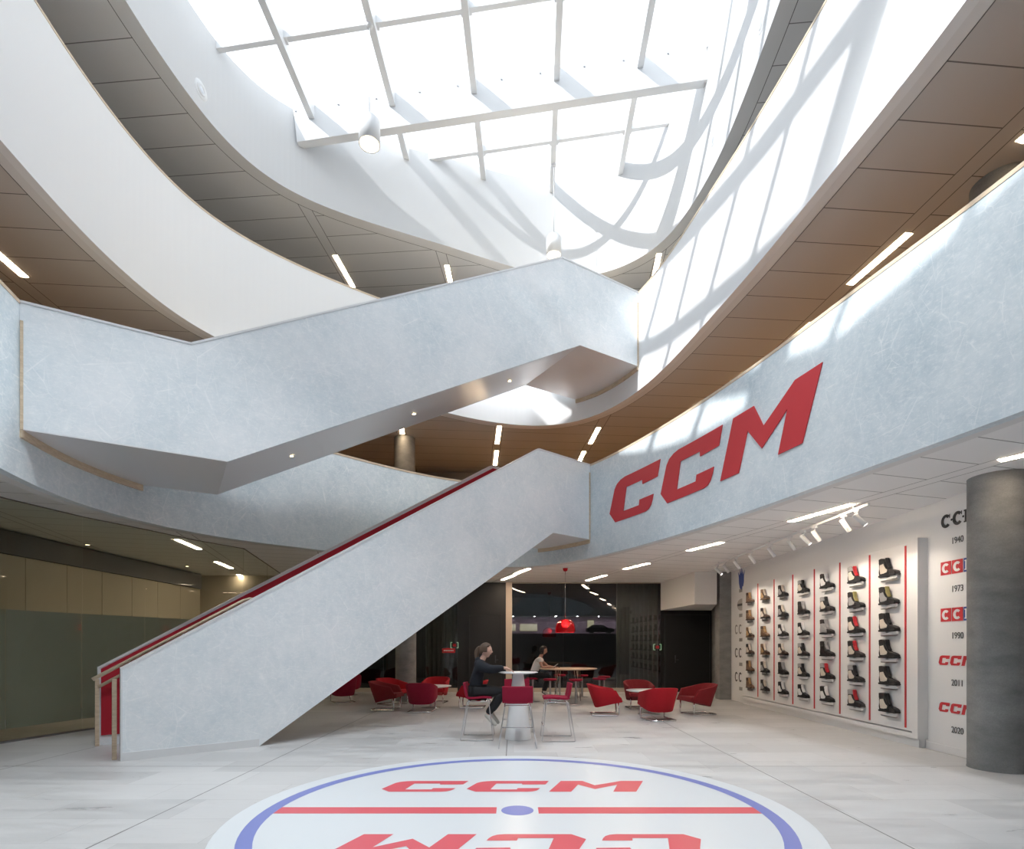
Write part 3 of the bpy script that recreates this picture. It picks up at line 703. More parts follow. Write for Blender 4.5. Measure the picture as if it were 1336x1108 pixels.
# white pendant lamps; the first two, out of view, are added to brighten the floor
FLOOD = 400
for (x, y, Y, ztop, s_, lab) in ((150,-620,4.3,0,1.0,'added white pendant lamp, out of view high above the left of the hall'),(1040,-560,4.6,0,1.0,'added white pendant lamp, out of view high above the right of the hall'),(482,172,9.7,12.2,1.0,'white cylindrical pendant lamp hanging in front of the deep roof beam'),(722.5,321,13.0,12.6,.95,'distant white pendant lamp just above the upper stair peak')):
    p = at_y(x, y, Y); r = root('pendant_lamp', p, lab, 'pendant lamp', 'white pendants under the skylight')
    mb = MB(); mb.lathe([(.17*s_,-.22),(.185*s_,-.22),(.185*s_,.16),(.13*s_,.24),(.05*s_,.25),(.0,.25)], 40); mb.obj('shade', WHITEM, r)
    mb = MB(); mb.lathe([(.17*s_,-.219),(.165*s_,.0),(.08*s_,.06),(0,.06)], 40); mb.obj('reflector', emitm('warm_reflector%d'%x, (1,.80,.52), .55), r)
    mb = MB(); mb.lathe([(.0,.04),(.06*s_,.05),(.06*s_,.058)], 24); mb.obj('bulb', BULB, r)
    fd = bpy.data.lights.new('flood','SPOT'); fd.energy = FLOOD; fd.spot_size = math.radians(96); fd.spot_blend = .6; fd.color = (.95,.98,1); fd.shadow_soft_size = .17
    fo = bpy.data.objects.new('lamp_beam', fd); COL.objects.link(fo); fo.parent = r; fo.location = (0,0,-.23)
    mb = MB(); zt2 = zsky(p.x,p.y)-.26-p.z; mb.tube([(0,0,.25),(0,0,zt2)], .008, 6); mb.obj('cord', WHITEM, r)
    mb = MB(); mb.lathe([(0,zt2-.06),(.05,zt2-.06),(.06,zt2),(0,zt2)], 16); mb.obj('ceiling_rose', WHITEM, r)

# red dome pendant
r = root('red_pendant', (1.38, 14.75, 0), 'glossy red dome pendant lamp hanging over the round wooden table', 'pendant lamp')
prof = [(.262,1.86),(.272,1.92),(.268,2.0),(.24,2.09),(.18,2.17),(.10,2.21),(.03,2.22)]
mb = MB(); mb.lathe(prof, 40); mb.lathe([(a*.97,z-.006) for a,z in prof], 40); mb.obj('shade', REDG, r)
mb = MB(); mb.lathe([(0,1.97),(.03,1.98),(.045,2.02),(.03,2.06),(0,2.08)], 16); mb.obj('bulb', BULBR, r)
mb = MB(); mb.tube([(0,0,2.2),(0,0,3.54)], .006, 6); mb.obj('cord', CHROME, r)
mb = MB(); mb.lathe([(0,3.48),(.05,3.5),(.07,3.569),(0,3.569)], 20); mb.obj('ceiling_rose', REDC, r)

# track with spotlights
tr = root('lighting_track', (5.04, 10.9, H1B), 'thin white lighting track along the ceiling in front of the skate wall', 'lighting track')
MB().box(-.018,.018,-3.05,3.0,-.075,-.04).obj('rail', WHITEM, tr)
for y in (-2.7,0,2.7): MB().box(-.01,.01,y-.01,y+.01,-.04,0).obj('hanger', WHITEM, tr)
ords = ['nearest','second','third','fourth','fifth','sixth','seventh','eighth','ninth','farthest']
for k, px in enumerate((1119,1101,1063,1048.5,1031,1005,980,960,946,936)):
    Y = F*5.04/(px-PX); away = k in (0, 3, 9)
    r = root('track_spotlight', (5.04, Y, H1B-.075), 'white track spotlight, %s from the camera on the ceiling track' % ords[k], 'spotlight', 'spotlights on the track')
    MB().box(-.02,.02,-.05,.05,-.03,0).obj('adapter', WHITEM, r); mb = MB(); mb.tube([(0,0,-.03),(0,0,-.11)], .008, 6); mb.obj('stem', WHITEM, r)
    d = Vector((.62,-.35,-.8)).normalized() if away else Vector((.60,.05,-.80)).normalized()
    c0 = Vector((0,0,-.12)); a_, b_ = c0-d*.06, c0+d*.15
    mb = MB(); mb.tube([a_, b_], .036, 16, cap=False); mb.tube([a_-d*.004,a_], [.03,.036], 16); h = mb.obj('head', WHITEM, r)
    mb = MB(); mb.tube([b_-d*.02, b_-d*.016], .034, 16); mb.obj('lens', SPOTE, h)
    ld = bpy.data.lights.new('spot','SPOT'); ld.energy = 14; ld.spot_size = math.radians(62); ld.spot_blend = .7; ld.color = (1,.86,.72); ld.shadow_soft_size = .03
    lo = bpy.data.objects.new('spot_beam', ld); COL.objects.link(lo); lo.parent = r; lo.location = b_+d*.01
    tgt = Vector((.9, 0 if not away else -.1, -1.0)); lo.rotation_euler = tgt.to_track_quat('-Z','Y').to_euler()

# ---------------------------------------------------------------- skate display
XF = 5.96
sp = root('skate_display_panel', (XF, 11.0, 0), 'large raised white display panel with thin red lines on the right wall', 'display panel')
MB().box(0,.12, 8.14-11, 14.42-11, .22, 3.05).obj('board', WHITE, sp, bevel=.003)
MB().box(.02,.12, 8.16-11, 14.42-11, 0.0, .13).obj('plinth', WHITE, sp); mb = MB(); mb.box(-.03,.12,8.12-11,8.24-11,.13,3.09); mb.box(-.029,.12,8.2401-11,14.42-11,.131,.20); mb.obj('frame', WHITE, sp)
lines = [14.66,13.75,12.83,11.91,10.98,10.06,9.14]; lines = [y*K for y in lines]
for y in lines: MB().box(-.012,0, y-11-.014, y-11+.014, .26, 3.02).obj('red_line', LOGO, sp)
cols = {'black':(.012,.012,.014),'grey':(.33,.33,.34),'white':(.8,.8,.8),'cream':(.66,.60,.52),'brown':(.17,.10,.06),'tan':(.42,.26,.12),'dark brown':(.06,.035,.025),'red':(.5,.02,.03),'blue':(.03,.06,.25),'yellow':(.28,.25,.10)}
SM = {k: mat('skate_'+k.replace(' ','_'), v, .5) for k, v in cols.items()}
pf = lambda s_: (lambda u,v,t_: Vector((t_, -u*s_*1.22, v*s_)))
def skate(upper, collar, vamp, accent, old, s_, side='cream'):
    r = root('ice_skate', (0,0,0), 'x', 'ice skate', 'skates on the display wall')
    def part(name, poly, w0, w1, m, bev=.006): return MB().prism(poly, pf(s_), w0, w1).obj(name, SM[m] if isinstance(m, str) else m, r, bevel=bev)
    part('boot', [(0,.085),(-.008,.14),(.0,.20),(-.004,.262),(.095,.272),(.115,.22),(.135,.185),(.175,.16),(.19,.085)], -.098, -.004, upper, .018)
    part('side_panel', [(.035,.112),(.02,.19),(.022,.243),(.085,.254),(.105,.21),(.125,.18),(.155,.158),(.145,.125),(.09,.112)], -.103, -.05, side, .004)
    part('toe_cap', [(.185,.086),(.17,.163),(.215,.152),(.258,.137),(.283,.118),(.287,.098),(.275,.085)], -.096, -.006, vamp, .018)
    part('collar', [(-.008,.255),(-.012,.335),(.03,.342),(.085,.33),(.105,.275),(.098,.26)], -.092, -.01, collar, .012)
    part('tongue', [(.10,.25),(.085,.325),(.10,.345),(.118,.335),(.128,.255),(.165,.185),(.15,.172),(.13,.195)], -.078, -.024, accent, .008)
    part('outsole', [(-.006,.066),(-.01,.092),(.08,.10),(.16,.092),(.28,.094),(.288,.082),(.27,.066)], -.1, -.002, 'black' if not old else collar, .004)
    if old:
        part('holder', [(.0,.03),(.005,.066),(.03,.066),(.035,.042),(.19,.042),(.2,.066),(.225,.066),(.235,.03),(.27,.026),(.27,.016),(-.02,.016),(-.02,.028)], -.056, -.046, STEEL, .001)
    else:
        part('holder', [(-.01,.025),(.0,.068),(.09,.068),(.105,.05),(.15,.05),(.17,.068),(.275,.068),(.285,.03),(.262,.018),(.0,.014)], -.068, -.034, 'white', .006)
    part('blade', [(-.018,.014),(-.012,.002),(.0,-.004),(.25,-.004),(.28,.006),(.288,.022),(.26,.018),(.0,.014)], -.053, -.049, STEEL, 0)
    mb = MB()
    for k in range(4):
        u, v = .118+k*.016, .236-k*.022
        mb.tube([(-.075*1, -(u)*s_, v*s_), (-.028, -(u)*s_, v*s_)], .0035, 5)
    mb.obj('laces', SM['cream'], r); return r
kinds = {
 'old brown leather': skate('brown','dark brown','brown','tan',True,1,'brown'), 'old tan brown': skate('dark brown','brown','dark brown','cream',True,1,'tan'),
 'black and cream vintage': skate('dark brown','black','dark brown','cream',True,1,'cream'), 'black with pale tongue': skate('black','black','black','cream',True,1,'grey'),
 'black and white': skate('black','black','black','white',False,1.03,'white'), 'grey mesh': skate('grey','black','black','grey',False,1.03,'grey'),
 'black and grey': skate('black','grey','black','black',False,1.03,'cream'), 'black with red tongue': skate('black','black','black','red',False,1.05),
 'red trimmed black': skate('black','grey','black','red',False,1.05,'cream'), 'black with yellow tongue': skate('black','black','black','yellow',False,1.05,'grey'),
 'tall black collared': skate('black','black','black','black',False,1.08), 'glossy all black': skate('black','black','black','grey',False,1.05,'black')}
plan = [['old brown leather']*2+['old tan brown','black and cream vintage','old brown leather','old brown leather'],
 ['old tan brown','black and cream vintage','old brown leather','old tan brown','black with pale tongue','black with pale tongue'],
 ['black with pale tongue']*2+['black and white','black and cream vintage','glossy all black','black and white'],
 ['black and grey','glossy all black','black and white','black and grey','black and grey','black and white'],
 ['black and white','black and grey','grey mesh','glossy all black','red trimmed black','black and white'],
 ['red trimmed black','black with yellow tongue','black with red tongue','black with red tongue','black and grey','red trimmed black'],
 ['tall black collared','black with yellow tongue','tall black collared','tall black collared','tall black collared','tall black collared']]
cpx = [978.5,998,1021.5,1048,1078.5,1116,1158.5]; rows_z = [2.69,2.25,1.82,1.40,.98,.55]
rn = ['top','second','third','fourth','fifth','bottom']; cn = ['farthest','second','third','fourth','fifth','sixth','nearest']
used = set()
for ci in range(7):
    Y = F*(XF-.05)/(cpx[ci]-PX)
    for ri in range(6):
        kd = plan[ci][ri]; pr = kinds[kd]; first = kd not in used; used.add(kd)
        sc_ = 1.0 if ci > 3 else .93
        o = place(pr, first, (XF-.001, Y+.15, rows_z[ri]-.165), 0, '%s ice skate, %s row of the %s column on the panel' % (kd, rn[ri], cn[ci]))
        o.scale = (sc_,)*3
for k, v in kinds.items():
    if k not in used:
        for ch in [x for x in COL.objects if x.parent == v]: bpy.data.objects.remove(ch)
        bpy.data.objects.remove(v)

# wall lettering
def text_obj(body, size, m, parent, loc, sx=1.0, off=0.0, name='number'):
    cu = bpy.data.curves.new(name, 'FONT'); cu.body = body; cu.size = size; cu.extrude = .002; cu.offset = off; cu.align_x = 'CENTER'
    tmp = bpy.data.objects.new(name, cu); COL.objects.link(tmp); bpy.context.view_layer.update()
    me = bpy.data.meshes.new_from_object(tmp.evaluated_get(bpy.context.evaluated_depsgraph_get())); bpy.data.objects.remove(tmp)
    for v_ in me.vertices: v_.co.x *= sx
    me.materials.clear(); me.materials.append(m)
    o = bpy.data.objects.new(name, me); COL.objects.link(o); o.parent = parent; o.location = loc; o.rotation_euler = (PI/2, 0, -PI/2); return o
GREYT = mat('grey_print', (.09,.09,.09), .6); BLUEP = mat('blue_print', (.05,.09,.35), .5)
TX = WR-.003
def wy(px): return F*WR/(px-PX)
def wz(px, py): return EYE+(PY-py)*wy(px)/F
def c_shape(rx, rz, th, a0=-.9, n=14):                            # round letter C, as a polygon in (u,v)
    out = [(rx*math.cos(a), rz*math.sin(a)) for a in [(-a0*-1)+0 for _ in ()]]
    st_, en = .75, 2*PI-.75
    o_ = [(rx*math.cos(st_+(en-st_)*k/n), rz*math.sin(st_+(en-st_)*k/n)) for k in range(n+1)]
    i_ = [((rx-th*1.25)*math.cos(st_+(en-st_)*k/n), (rz-th)*math.sin(st_+(en-st_)*k/n)) for k in range(n+1)][::-1]
    return o_+i_
def wall_poly(poly, u0, v0, m, parent, name, th=.003, yref=7.6):
    letter_mesh(poly, lambda u,v,t_: Vector((TX-t_-.001, yref-(u0+u), v0+v)), th, name, m, parent)
MSER = [(-.1,-.085),(-.03,-.085),(-.03,-.065),(-.05,-.065),(-.05,.03),(.0,-.085),(.05,.03),(.05,-.065),(.03,-.065),(.03,-.085),(.1,-.085),(.1,-.065),(.085,-.065),(.085,.065),(.1,.065),(.1,.085),(.045,.085),(.0,-.01),(-.045,.085),(-.1,.085),(-.1,.065),(-.085,.065),(-.085,-.065),(-.1,-.065)]
wy0 = wy(1249.5)                                                 # centre line of the history column
hist = root('history_wordmark', (0,0,0), 'printed wordmark history with years on the wall beside the round column', 'wall lettering')
# black wordmark, 1940
zc = wz(1249.5, 676)
for u in (-.2, .005): wall_poly(c_shape(.088,.095,.04), u, zc, BLACK, hist, 'letter', yref=wy0)
for u in (-.2, .005):
    for sg_ in (1,): wall_poly([(.06,.035),(.072,.035),(.072,.088),(.06,.084)], u, zc, BLACK, hist, 'serif', yref=wy0)
wall_poly(MSER, .21, zc, BLACK, hist, 'letter', yref=wy0)
for u in (-.1, .1): wall_poly([(.016*math.cos(a*.785),.016*math.sin(a*.785)) for a in range(8)], u, zc, BLACK, hist, 'dot', yref=wy0)
# boxed wordmarks, 1973 and 1990
for (py_, key) in ((739,0),(801.5,1)):
    zc = wz(1249.5, py_)
    for k, mm in enumerate((LOGO, LOGO, BLUEP)):
        u = -.2+k*.2; wall_poly([(-.093,-.093),(.093,-.093),(.093,.093),(-.093,.093)], u, zc, mm, hist, 'box', yref=wy0)
        if k < 2: letter_mesh(c_shape(.068,.07,.035), lambda a,b,t_,u=u,zc=zc: Vector((TX-.004-t_, wy0-(u+a), zc+b)), .002, 'letter', PLAS, hist)
        else: letter_mesh([(a*.75,b*.8) for a,b in MSER], lambda a,b,t_,u=u,zc=zc: Vector((TX-.004-t_, wy0-(u+a), zc+b)), .002, 'letter', PLAS, hist)
for (py_, sc2) in ((862,.113),(925,.113)):
    zc = wz(1249.5, py_)
    for L_ in LETTERS: letter_mesh(L_, lambda u,v,t_,zc=zc: Vector((TX-.001-t_, wy0-(-.31+u*.113), zc-.07+v*.135)), .002, 'letter', LOGO, hist)
for (py_, yr) in ((704,'1940'),(767.5,'1973'),(829,'1990'),(891,'2011'),(953,'2020')):
    text_obj(yr, .125, GREYT, hist, (TX-.002, wy0, wz(1249.5,py_)-.045), .85)
# far marks beside the pier
far = root('emblem_history', (0,0,0), 'small faint emblems and years on the wall at the far end of the skates', 'wall lettering')
yc = F*WR/(967.5-PX)
cz = lambda py_: EYE+(PY-py_)*yc/F
wall_poly([(0,-.26),(.1,-.2),(.16,-.05),(.17,.12),(.22,.26),(.11,.14),(.08,.30),(.03,.16),(0,.42),(-.03,.16),(-.08,.30),(-.11,.14),(-.22,.26),(-.17,.12),(-.16,-.05),(-.1,-.2)], 0, cz(757.5), BLUEP, far, 'crown', yref=yc)
wall_poly([(.28*math.cos(a*.393),.16*math.sin(a*.393)) for a in range(16)], 0, cz(789), mat('pale_badge',(.5,.48,.46),.6), far, 'badge', yref=yc)
wall_poly([(-.25,-.03),(.25,-.03),(.25,.03),(-.25,.03)], 0, cz(789), GREYT, far, 'badge_bar', .006, yref=yc)
GREYL = mat('light_print', (.28,.27,.26), .6)
for (py_, m_) in ((821,GREYL),(852,GREYT),(884,BLACK)):
    for u in (-.33,-.07): wall_poly(c_shape(.10,.13,.035), u, cz(py_), m_, far, 'letter', yref=yc)
    wall_poly([(a*1.2,b*1.5) for a,b in MSER], .18, cz(py_), m_, far, 'letter', yref=yc)
for py_ in (770.5,803,835,867,899):
    for k in range(4): wall_poly([(-.026,-.045),(.026,-.045),(.026,.045),(-.026,.045)], -.11+k*.072, cz(py_), GREYL, far, 'digit', yref=yc)

# signs on the back glass
sg = root('red_sign', (bx(585.5), Y1-.03, cz(849) if False else EYE+(PY-849)*Y1/F), 'small red sign with white writing on the glass left of the dark wall', 'sign')
MB().box(-.21,.21,-.02,.02,-.075,.075).obj('plate', LOGO, sg, bevel=.004)
mb = MB()
for k in range(9): mb.box(-.155+k*.036,-.155+k*.036+.026,-.024,-.02,-.018,.018)
mb.obj('writing', PLAS, sg)
for (px, py_, lab) in ((857.5,844.5,'small green cornered marker by the black recessed door'),(593,842,'small green cornered marker above the red sign')):
    g = root('green_marker', (bx(px), Y1-.02, EYE+(PY-py_)*Y1/F), lab, 'sign', 'green markers on the glass wall')
    mb = MB()
    for sx_ in (-1,1):
        mb.box(sx_*.12-.01,sx_*.12+.01,-.01,.01,-.09,.09)
        for sz_ in (-1,1): mb.box(min(sx_*.12,sx_*.07),max(sx_*.12,sx_*.07),-.01,.01,sz_*.09-.01,sz_*.09+.01)
    mb.obj('frame', GREENE, g); MB().box(-.05,.05,-.012,.01,-.045,.045).obj('symbol', LOGO, g)

# ---------------------------------------------------------------- furniture
def catm(P, n):
    out = []
    for i in range(len(P)-1):
        a, b, c_, d = P[max(i-1,0)], P[i], P[i+1], P[min(i+2,len(P)-1)]
        for j in range(n):
            u = j/n; out.append(tuple(.5*((2*q)+(r_-p)*u+(2*p-5*q+4*r_-s_)*u*u+(3*q-p-3*r_+s_)*u**3) for p,q,r_,s_ in zip(a,b,c_,d)))
    out.append(tuple(P[-1])); return out
def tub_chair(m, pedestal=False):
    r = root('tub_chair', (0,0,0), 'x', 'armchair', 'red tub chairs')
    top = [(.22,-.33,.555),(.0,-.345,.59),(-.2,-.335,.63),(-.33,-.25,.665),(-.385,-.1,.675),(-.39,0,.675)]
    bot = [(.36,-.30,.30),(.14,-.31,.26),(-.06,-.29,.21),(-.165,-.22,.18),(-.205,-.1,.17),(-.21,0,.17)]
    def full(P): Q = catm(P, 5); return Q + [(x,-y,z) for x,y,z in Q[:-1][::-1]]
    T, B = full(top), full(bot); n = len(T)
    def inw(p, k): c_ = Vector((.08,0)); v_ = Vector(p[:2])-c_; v_ *= (1-k/max(v_.length,.01)); return (c_.x+v_.x, c_.y+v_.y, p[2])
    Ti = [inw(p,.055) for p in T]; Bi = [(*inw(p,.075)[:2], p[2]+.06) for p in B]
    mb = MB(); vs = []
    for i in range(n): vs += [B[i], T[i], (Ti[i][0],Ti[i][1],Ti[i][2]-.0), Bi[i]]
    fs = []
    for i in range(n-1):
        for k in range(4): fs.append((4*i+k, 4*(i+1)+k, 4*(i+1)+(k+1)%4, 4*i+(k+1)%4))
    fs += [(0,1,2,3), (4*(n-1)+3,4*(n-1)+2,4*(n-1)+1,4*(n-1))]
    mb.add(vs, fs, 0, True)
    o = mb.obj('shell', m, r, bevel=.012); o.modifiers['bevel'].angle_limit = math.radians(50)
    mb = MB(); low = [Vector((p[0],p[1],p[2]+.01)) for p in B]; hi = [Vector((p[0]*.93,p[1]*.86,.40-.06*(p[0]<-.1))) for p in B]
    hi = [Vector((v_.x, v_.y, .375+.05*(v_.x+.2))) for v_ in hi]
    mb.add(low+hi, [tuple(range(n))[::-1], tuple(range(n,2*n))] + [(i,i+1,n+i+1,n+i) for i in range(n-1)] + [(n-1,0,n,2*n-1)])
    mb.obj('seat', m, r, bevel=.015)
    if pedestal:
        mb = MB(); mb.lathe([(0,.0),(.24,.0),(.24,.012),(.03,.03),(.025,.24),(0,.24)], 24); mb.obj('pedestal', STEEL, r)
    else:
        mb = MB(); mb.tube([(.27,.26,.30),(.28,.26,.05),(.26,.26,.018),(-.26,.26,.018),(-.29,.24,.018),(-.29,-.24,.018),(-.26,-.26,.018),(.26,-.26,.018),(.28,-.26,.05),(.27,-.26,.30)], .0155, 8); mb.obj('sled_frame', CHROME, r)
    return r
def floorpt(px, Y): return ((px-PX)/F*Y, Y, 0)
pa, pb, pcn = tub_chair(REDC), tub_chair(REDD), tub_chair(MAG)
G1, G2 = 'red tub chairs around the right coffee table', 'red tub chairs around the left coffee table'
place(pa, 1, (1.98,12.05,0), math.radians(-4), 'bright red tub chair left of the right coffee table, facing right', G1)
place(pa, 0, (2.93,11.22,0), math.radians(100), 'bright red tub chair seen from behind in front of the right coffee table', G1)
place(pb, 1, (3.0,13.25,0), math.radians(-88), 'darker red tub chair behind the right coffee table, facing the camera', G1)
place(pb, 0, (4.05,12.15,0), math.radians(196), 'darker red tub chair nearest the concrete pier by the skate wall', G1)
place(pb, 0, (-3.0,13.0,0), math.radians(-6), 'deep red tub chair left of the left coffee table, nearest of the left cluster', G2)
place(pcn, 1, (-2.1,12.68,0), math.radians(88), 'crimson tub chair seen from behind in front of the left coffee table', G2)
place(pa, 0, (-2.05,14.6,0), math.radians(-97), 'red tub chair behind the left coffee table, in front of the curtain', G2)
place(pa, 0, (-3.1,14.15,0), math.radians(-35), 'bright red tub chair in front of the concrete column base', G2)
place(pa, 0, (-1.0,13.45,0), math.radians(176), 'red tub chair partly hidden behind the bar chair with the seated woman', G2)
place(pcn, 0, (-4.55,14.75,0), math.radians(120), 'deep red tub chair cut off by the lower edge of the staircase', 'red tub chairs under the staircase')
pd = tub_chair(MAG, True); place(pd, 1, (-5.0,16.9,0), math.radians(100), 'small crimson chair on a pedestal at the far back under the staircase', 'red tub chairs under the staircase')

def coffee_table(loc, label):
    r = root('coffee_table', loc, label, 'table', 'round white coffee tables')
    mb = MB(); mb.lathe([(0,.505),(.44,.505),(.5,.518),(.5,.53),(0,.53)], 56); mb.obj('tabletop', PLAS, r)
    mb = MB(); mb.lathe([(.03,.03),(.03,.505)], 20); mb.obj('stem', STEEL, r)
    mb = MB(); mb.lathe([(0,0),(.24,0),(.24,.01),(.04,.03),(0,.03)], 40); mb.obj('base', STEEL, r)
coffee_table((2.98,12.15,0), 'round white coffee table between the four right tub chairs')
coffee_table((-2.02,13.5,0), 'round white coffee table between the left tub chairs')

# white cone bar table
bt = root('bar_table', (.075,8.94,0), 'white round bar table with a tapering cone base in the middle of the hall', 'table')
mb = MB(); mb.lathe([(0,1.058),(.26,1.058),(.32,1.072),(.32,1.08),(0,1.08)], 64); mb.obj('tabletop', PLAS, bt)
mb = MB(); mb.lathe([(0,0),(.212,0),(.212,.012),(.18,.3),(.128,.7),(.085,1.058),(0,1.058)], 56); mb.obj('cone_base', PLAS, bt)
def bar_chair():
    r = root('bar_chair', (0,0,0), 'x', 'bar chair', 'crimson bar chairs around the white table')
    pr = catm([(.225,.652),(.1,.662),(-.08,.648),(-.165,.655),(-.205,.70),(-.225,.78),(-.245,.905)], 4); n = len(pr); vs = []
    for side in (0, 1):
        for i, (x, z) in enumerate(pr):
            a = pr[max(i-1,0)]; b = pr[min(i+1,n-1)]; d = Vector((b[0]-a[0], b[1]-a[1])).normalized(); nn = Vector((-d.y, d.x))*(-.034*side)
            w = .205 + .02*min(1, i/(n*.5))
            for k in range(7):
                y = -w+2*w*k/6; bow = .03*(abs(k-3)/3)**2 if z > .68 else .008*(abs(k-3)/3)**2
                vs.append((x+nn.x+(bow if z > .68 else 0), y, z+nn.y+(0 if z > .68 else bow)))
    fs = []
    for sd_ in (0, 1):
        b = sd_*n*7
        for i in range(n-1):
            for k in range(6): f_ = (b+i*7+k, b+(i+1)*7+k, b+(i+1)*7+k+1, b+i*7+k+1); fs.append(f_ if sd_ else f_[::-1])
    N7 = n*7
    for i in range(n-1):
        for k in (0, 6): fs.append((i*7+k, (i+1)*7+k, N7+(i+1)*7+k, N7+i*7+k))
    for k in range(6):
        for i in (0, n-1): fs.append((i*7+k, i*7+k+1, N7+i*7+k+1, N7+i*7+k))
    lo = MB(); lo.add(vs, fs, 0, True)
    o = lo.obj('seat_shell', MAG, r, bevel=.01); o.modifiers['bevel'].angle_limit = math.radians(45)
    for s_ in (-1, 1):
        mb = MB(); y0, y1 = .19*s_, .275*s_
        mb.tube([(-.15,y0,.618),(-.165,y0,.60),(-.26,y1,.025),(-.255,y1,.012),(.25,y1,.012),(.255,y1,.025),(.185,y0,.60),(.17,y0,.618),(-.15,y0,.618)], .0085, 8); mb.obj('sled_leg', CHROME, r)
    mb = MB(); mb.tube([(.235,-.248,.24),(.235,.248,.24)], .008, 8); mb.obj('footrest', CHROME, r)
    mb = MB(); mb.tube([(.12,-.19,.618),(.12,.19,.618)], .008, 8); mb.tube([(-.12,-.19,.618),(-.12,.19,.618)], .008, 8); mb.obj('cross_rod', CHROME, r)
    return r
bc = bar_chair()
place(bc, 1, (-.575,8.98,0), 0, 'crimson bar chair on which the dark haired jacketed woman sits')
place(bc, 0, (.06,8.30,0), math.radians(90), 'crimson bar chair with its back to the camera in front of the white table')
place(bc, 0, (.70,8.88,0), math.radians(180), 'empty crimson bar chair right of the white cone table')
place(bc, 0, (.06,9.72,0), math.radians(-90), 'crimson bar chair half hidden behind the white cone table')

TC = Vector((1.5,15.4,0))
wt = root('wooden_table', TC, 'large round wooden counter table with thin steel legs near the glass wall', 'table')
mb = MB(); mb.lathe([(0,.85),(.76,.85),(.82,.868),(.82,.88),(0,.88)], 72); mb.obj('tabletop', mat('light_oak_top', (.62,.47,.36), .45), wt)
for k in range(4):
    a = PI/4+k*PI/2; c_, s_ = math.cos(a), math.sin(a)
    mb = MB(); mb.tube([(.38*c_-.07*s_,.38*s_+.07*c_,.85),(.46*c_,.46*s_,.01),(.38*c_+.07*s_,.38*s_-.07*c_,.85)], .011, 8); mb.obj('leg', CHROME, wt)
def stool():
    r = root('bar_stool', (0,0,0), 'x', 'stool', 'round crimson stools at the wooden table')
    mb = MB(); mb.lathe([(0,.60),(.15,.60),(.175,.615),(.18,.635),(.165,.652),(0,.655)], 32); mb.obj('seat', MAG, r)
    mb = MB(); mb.lathe([(.028,.012),(.024,.60)], 16); mb.obj('stem', STEEL, r)
    mb = MB(); mb.lathe([(0,0),(.19,0),(.19,.008),(.04,.02),(0,.02)], 32); mb.obj('base', STEEL, r)
    return r
st = stool()
for k, (x, y, lab) in enumerate(((.52,14.95,'round crimson stool under the woman in the white shirt'),(.95,14.38,'round crimson stool in front of the woman in the white shirt'),
    (1.6,14.22,'round crimson stool nearest the camera at the wooden table'),(2.28,14.7,'round crimson stool at the right of the wooden table'),
    (1.38,16.5,'round crimson stool behind the left middle of the wooden table'),(2.02,16.3,'round crimson stool behind the right half of the wooden table'),(2.55,15.6,'round crimson stool farthest right at the wooden table'))):
    place(st, k == 0, (x, y, 0), 0, lab)

# ---------------------------------------------------------------- people
def skin(name, nodes, edges, rt, m, parent, sub=2, loc=(0,0,0)):
    bm = bmesh.new(); lay = bm.verts.layers.skin.verify(); V = {}
    for k, (co, r_) in nodes.items():
        v_ = bm.verts.new(co); v_[lay].radius = r_ if isinstance(r_, tuple) else (r_, r_); v_[lay].use_root = (k == rt); V[k] = v_
    for e in edges:
        e = e.split()
        for a, b in zip(e[:-1], e[1:]): bm.edges.new((V[a], V[b]))
    me = bpy.data.meshes.new(name); bm.to_mesh(me); bm.free()
    o = bpy.data.objects.new(name, me); COL.objects.link(o)
    sk = o.modifiers.new('skin', 'SKIN'); sk.use_smooth_shade = True; o.modifiers.new('sub', 'SUBSURF').levels = sub
    bpy.context.view_layer.update()
    me2 = bpy.data.meshes.new_from_object(o.evaluated_get(bpy.context.evaluated_depsgraph_get())); bpy.data.objects.remove(o)
    me2.materials.clear(); me2.materials.append(m)
    for p_ in me2.polygons: p_.use_smooth = True
    o = bpy.data.objects.new(name, me2); COL.objects.link(o); o.parent = parent; o.location = loc; return o
SKIN1 = mat('fair_skin', (.62,.38,.29), .55); SKIN2 = mat('tan_skin', (.45,.25,.18), .55)
NAVY = mat('navy_jacket', (.009,.011,.017), .9); BLK = mat('black_trousers', (.012,.012,.014), .85)
TEE = mat('white_shirt', (.78,.74,.70), .8); HAIR1 = mat('light_brown_hair', (.085,.05,.03), .6); HAIR2 = mat('black_hair', (.012,.010,.010), .5)
SHOE = mat('pale_trainers', (.55,.53,.49), .6)
def hand_nodes(pre, w, d, up, curl=.35, side=1):                 # palm along d with four fingers and a thumb
    d = Vector(d).normalized(); up = Vector(up).normalized(); sd_ = d.cross(up).normalized()*side; w = Vector(w); N_ = {}; E_ = []
    N_[pre+'p'] = (w+d*.045, (.028,.017)); N_[pre+'q'] = (w+d*.085, (.030,.013))
    for k, ln in enumerate((.066,.078,.072,.056)):
        o_ = sd_*(.026-.0175*k); a = w+d*.094+o_; b = a+(d-up*curl*.5).normalized()*ln*.5; c_ = b+(d-up*curl*1.6).normalized()*ln*.5
        N_[pre+'a%d'%k] = (a,.0088); N_[pre+'b%d'%k] = (b,.008); N_[pre+'c%d'%k] = (c_,.0065); E_.append(f'{pre}q {pre}a{k} {pre}b{k} {pre}c{k}')
    a = w+d*.04+sd_*.032; b = a+(d*.7+sd_*.6-up*.2).normalized()*.034; c_ = b+(d-up*.3).normalized()*.028
    N_[pre+'t0'] = (a,.011); N_[pre+'t1'] = (b,.009); N_[pre+'t2'] = (c_,.0075); E_.append(f'{pre}p {pre}t0 {pre}t1 {pre}t2')
    return N_, E_
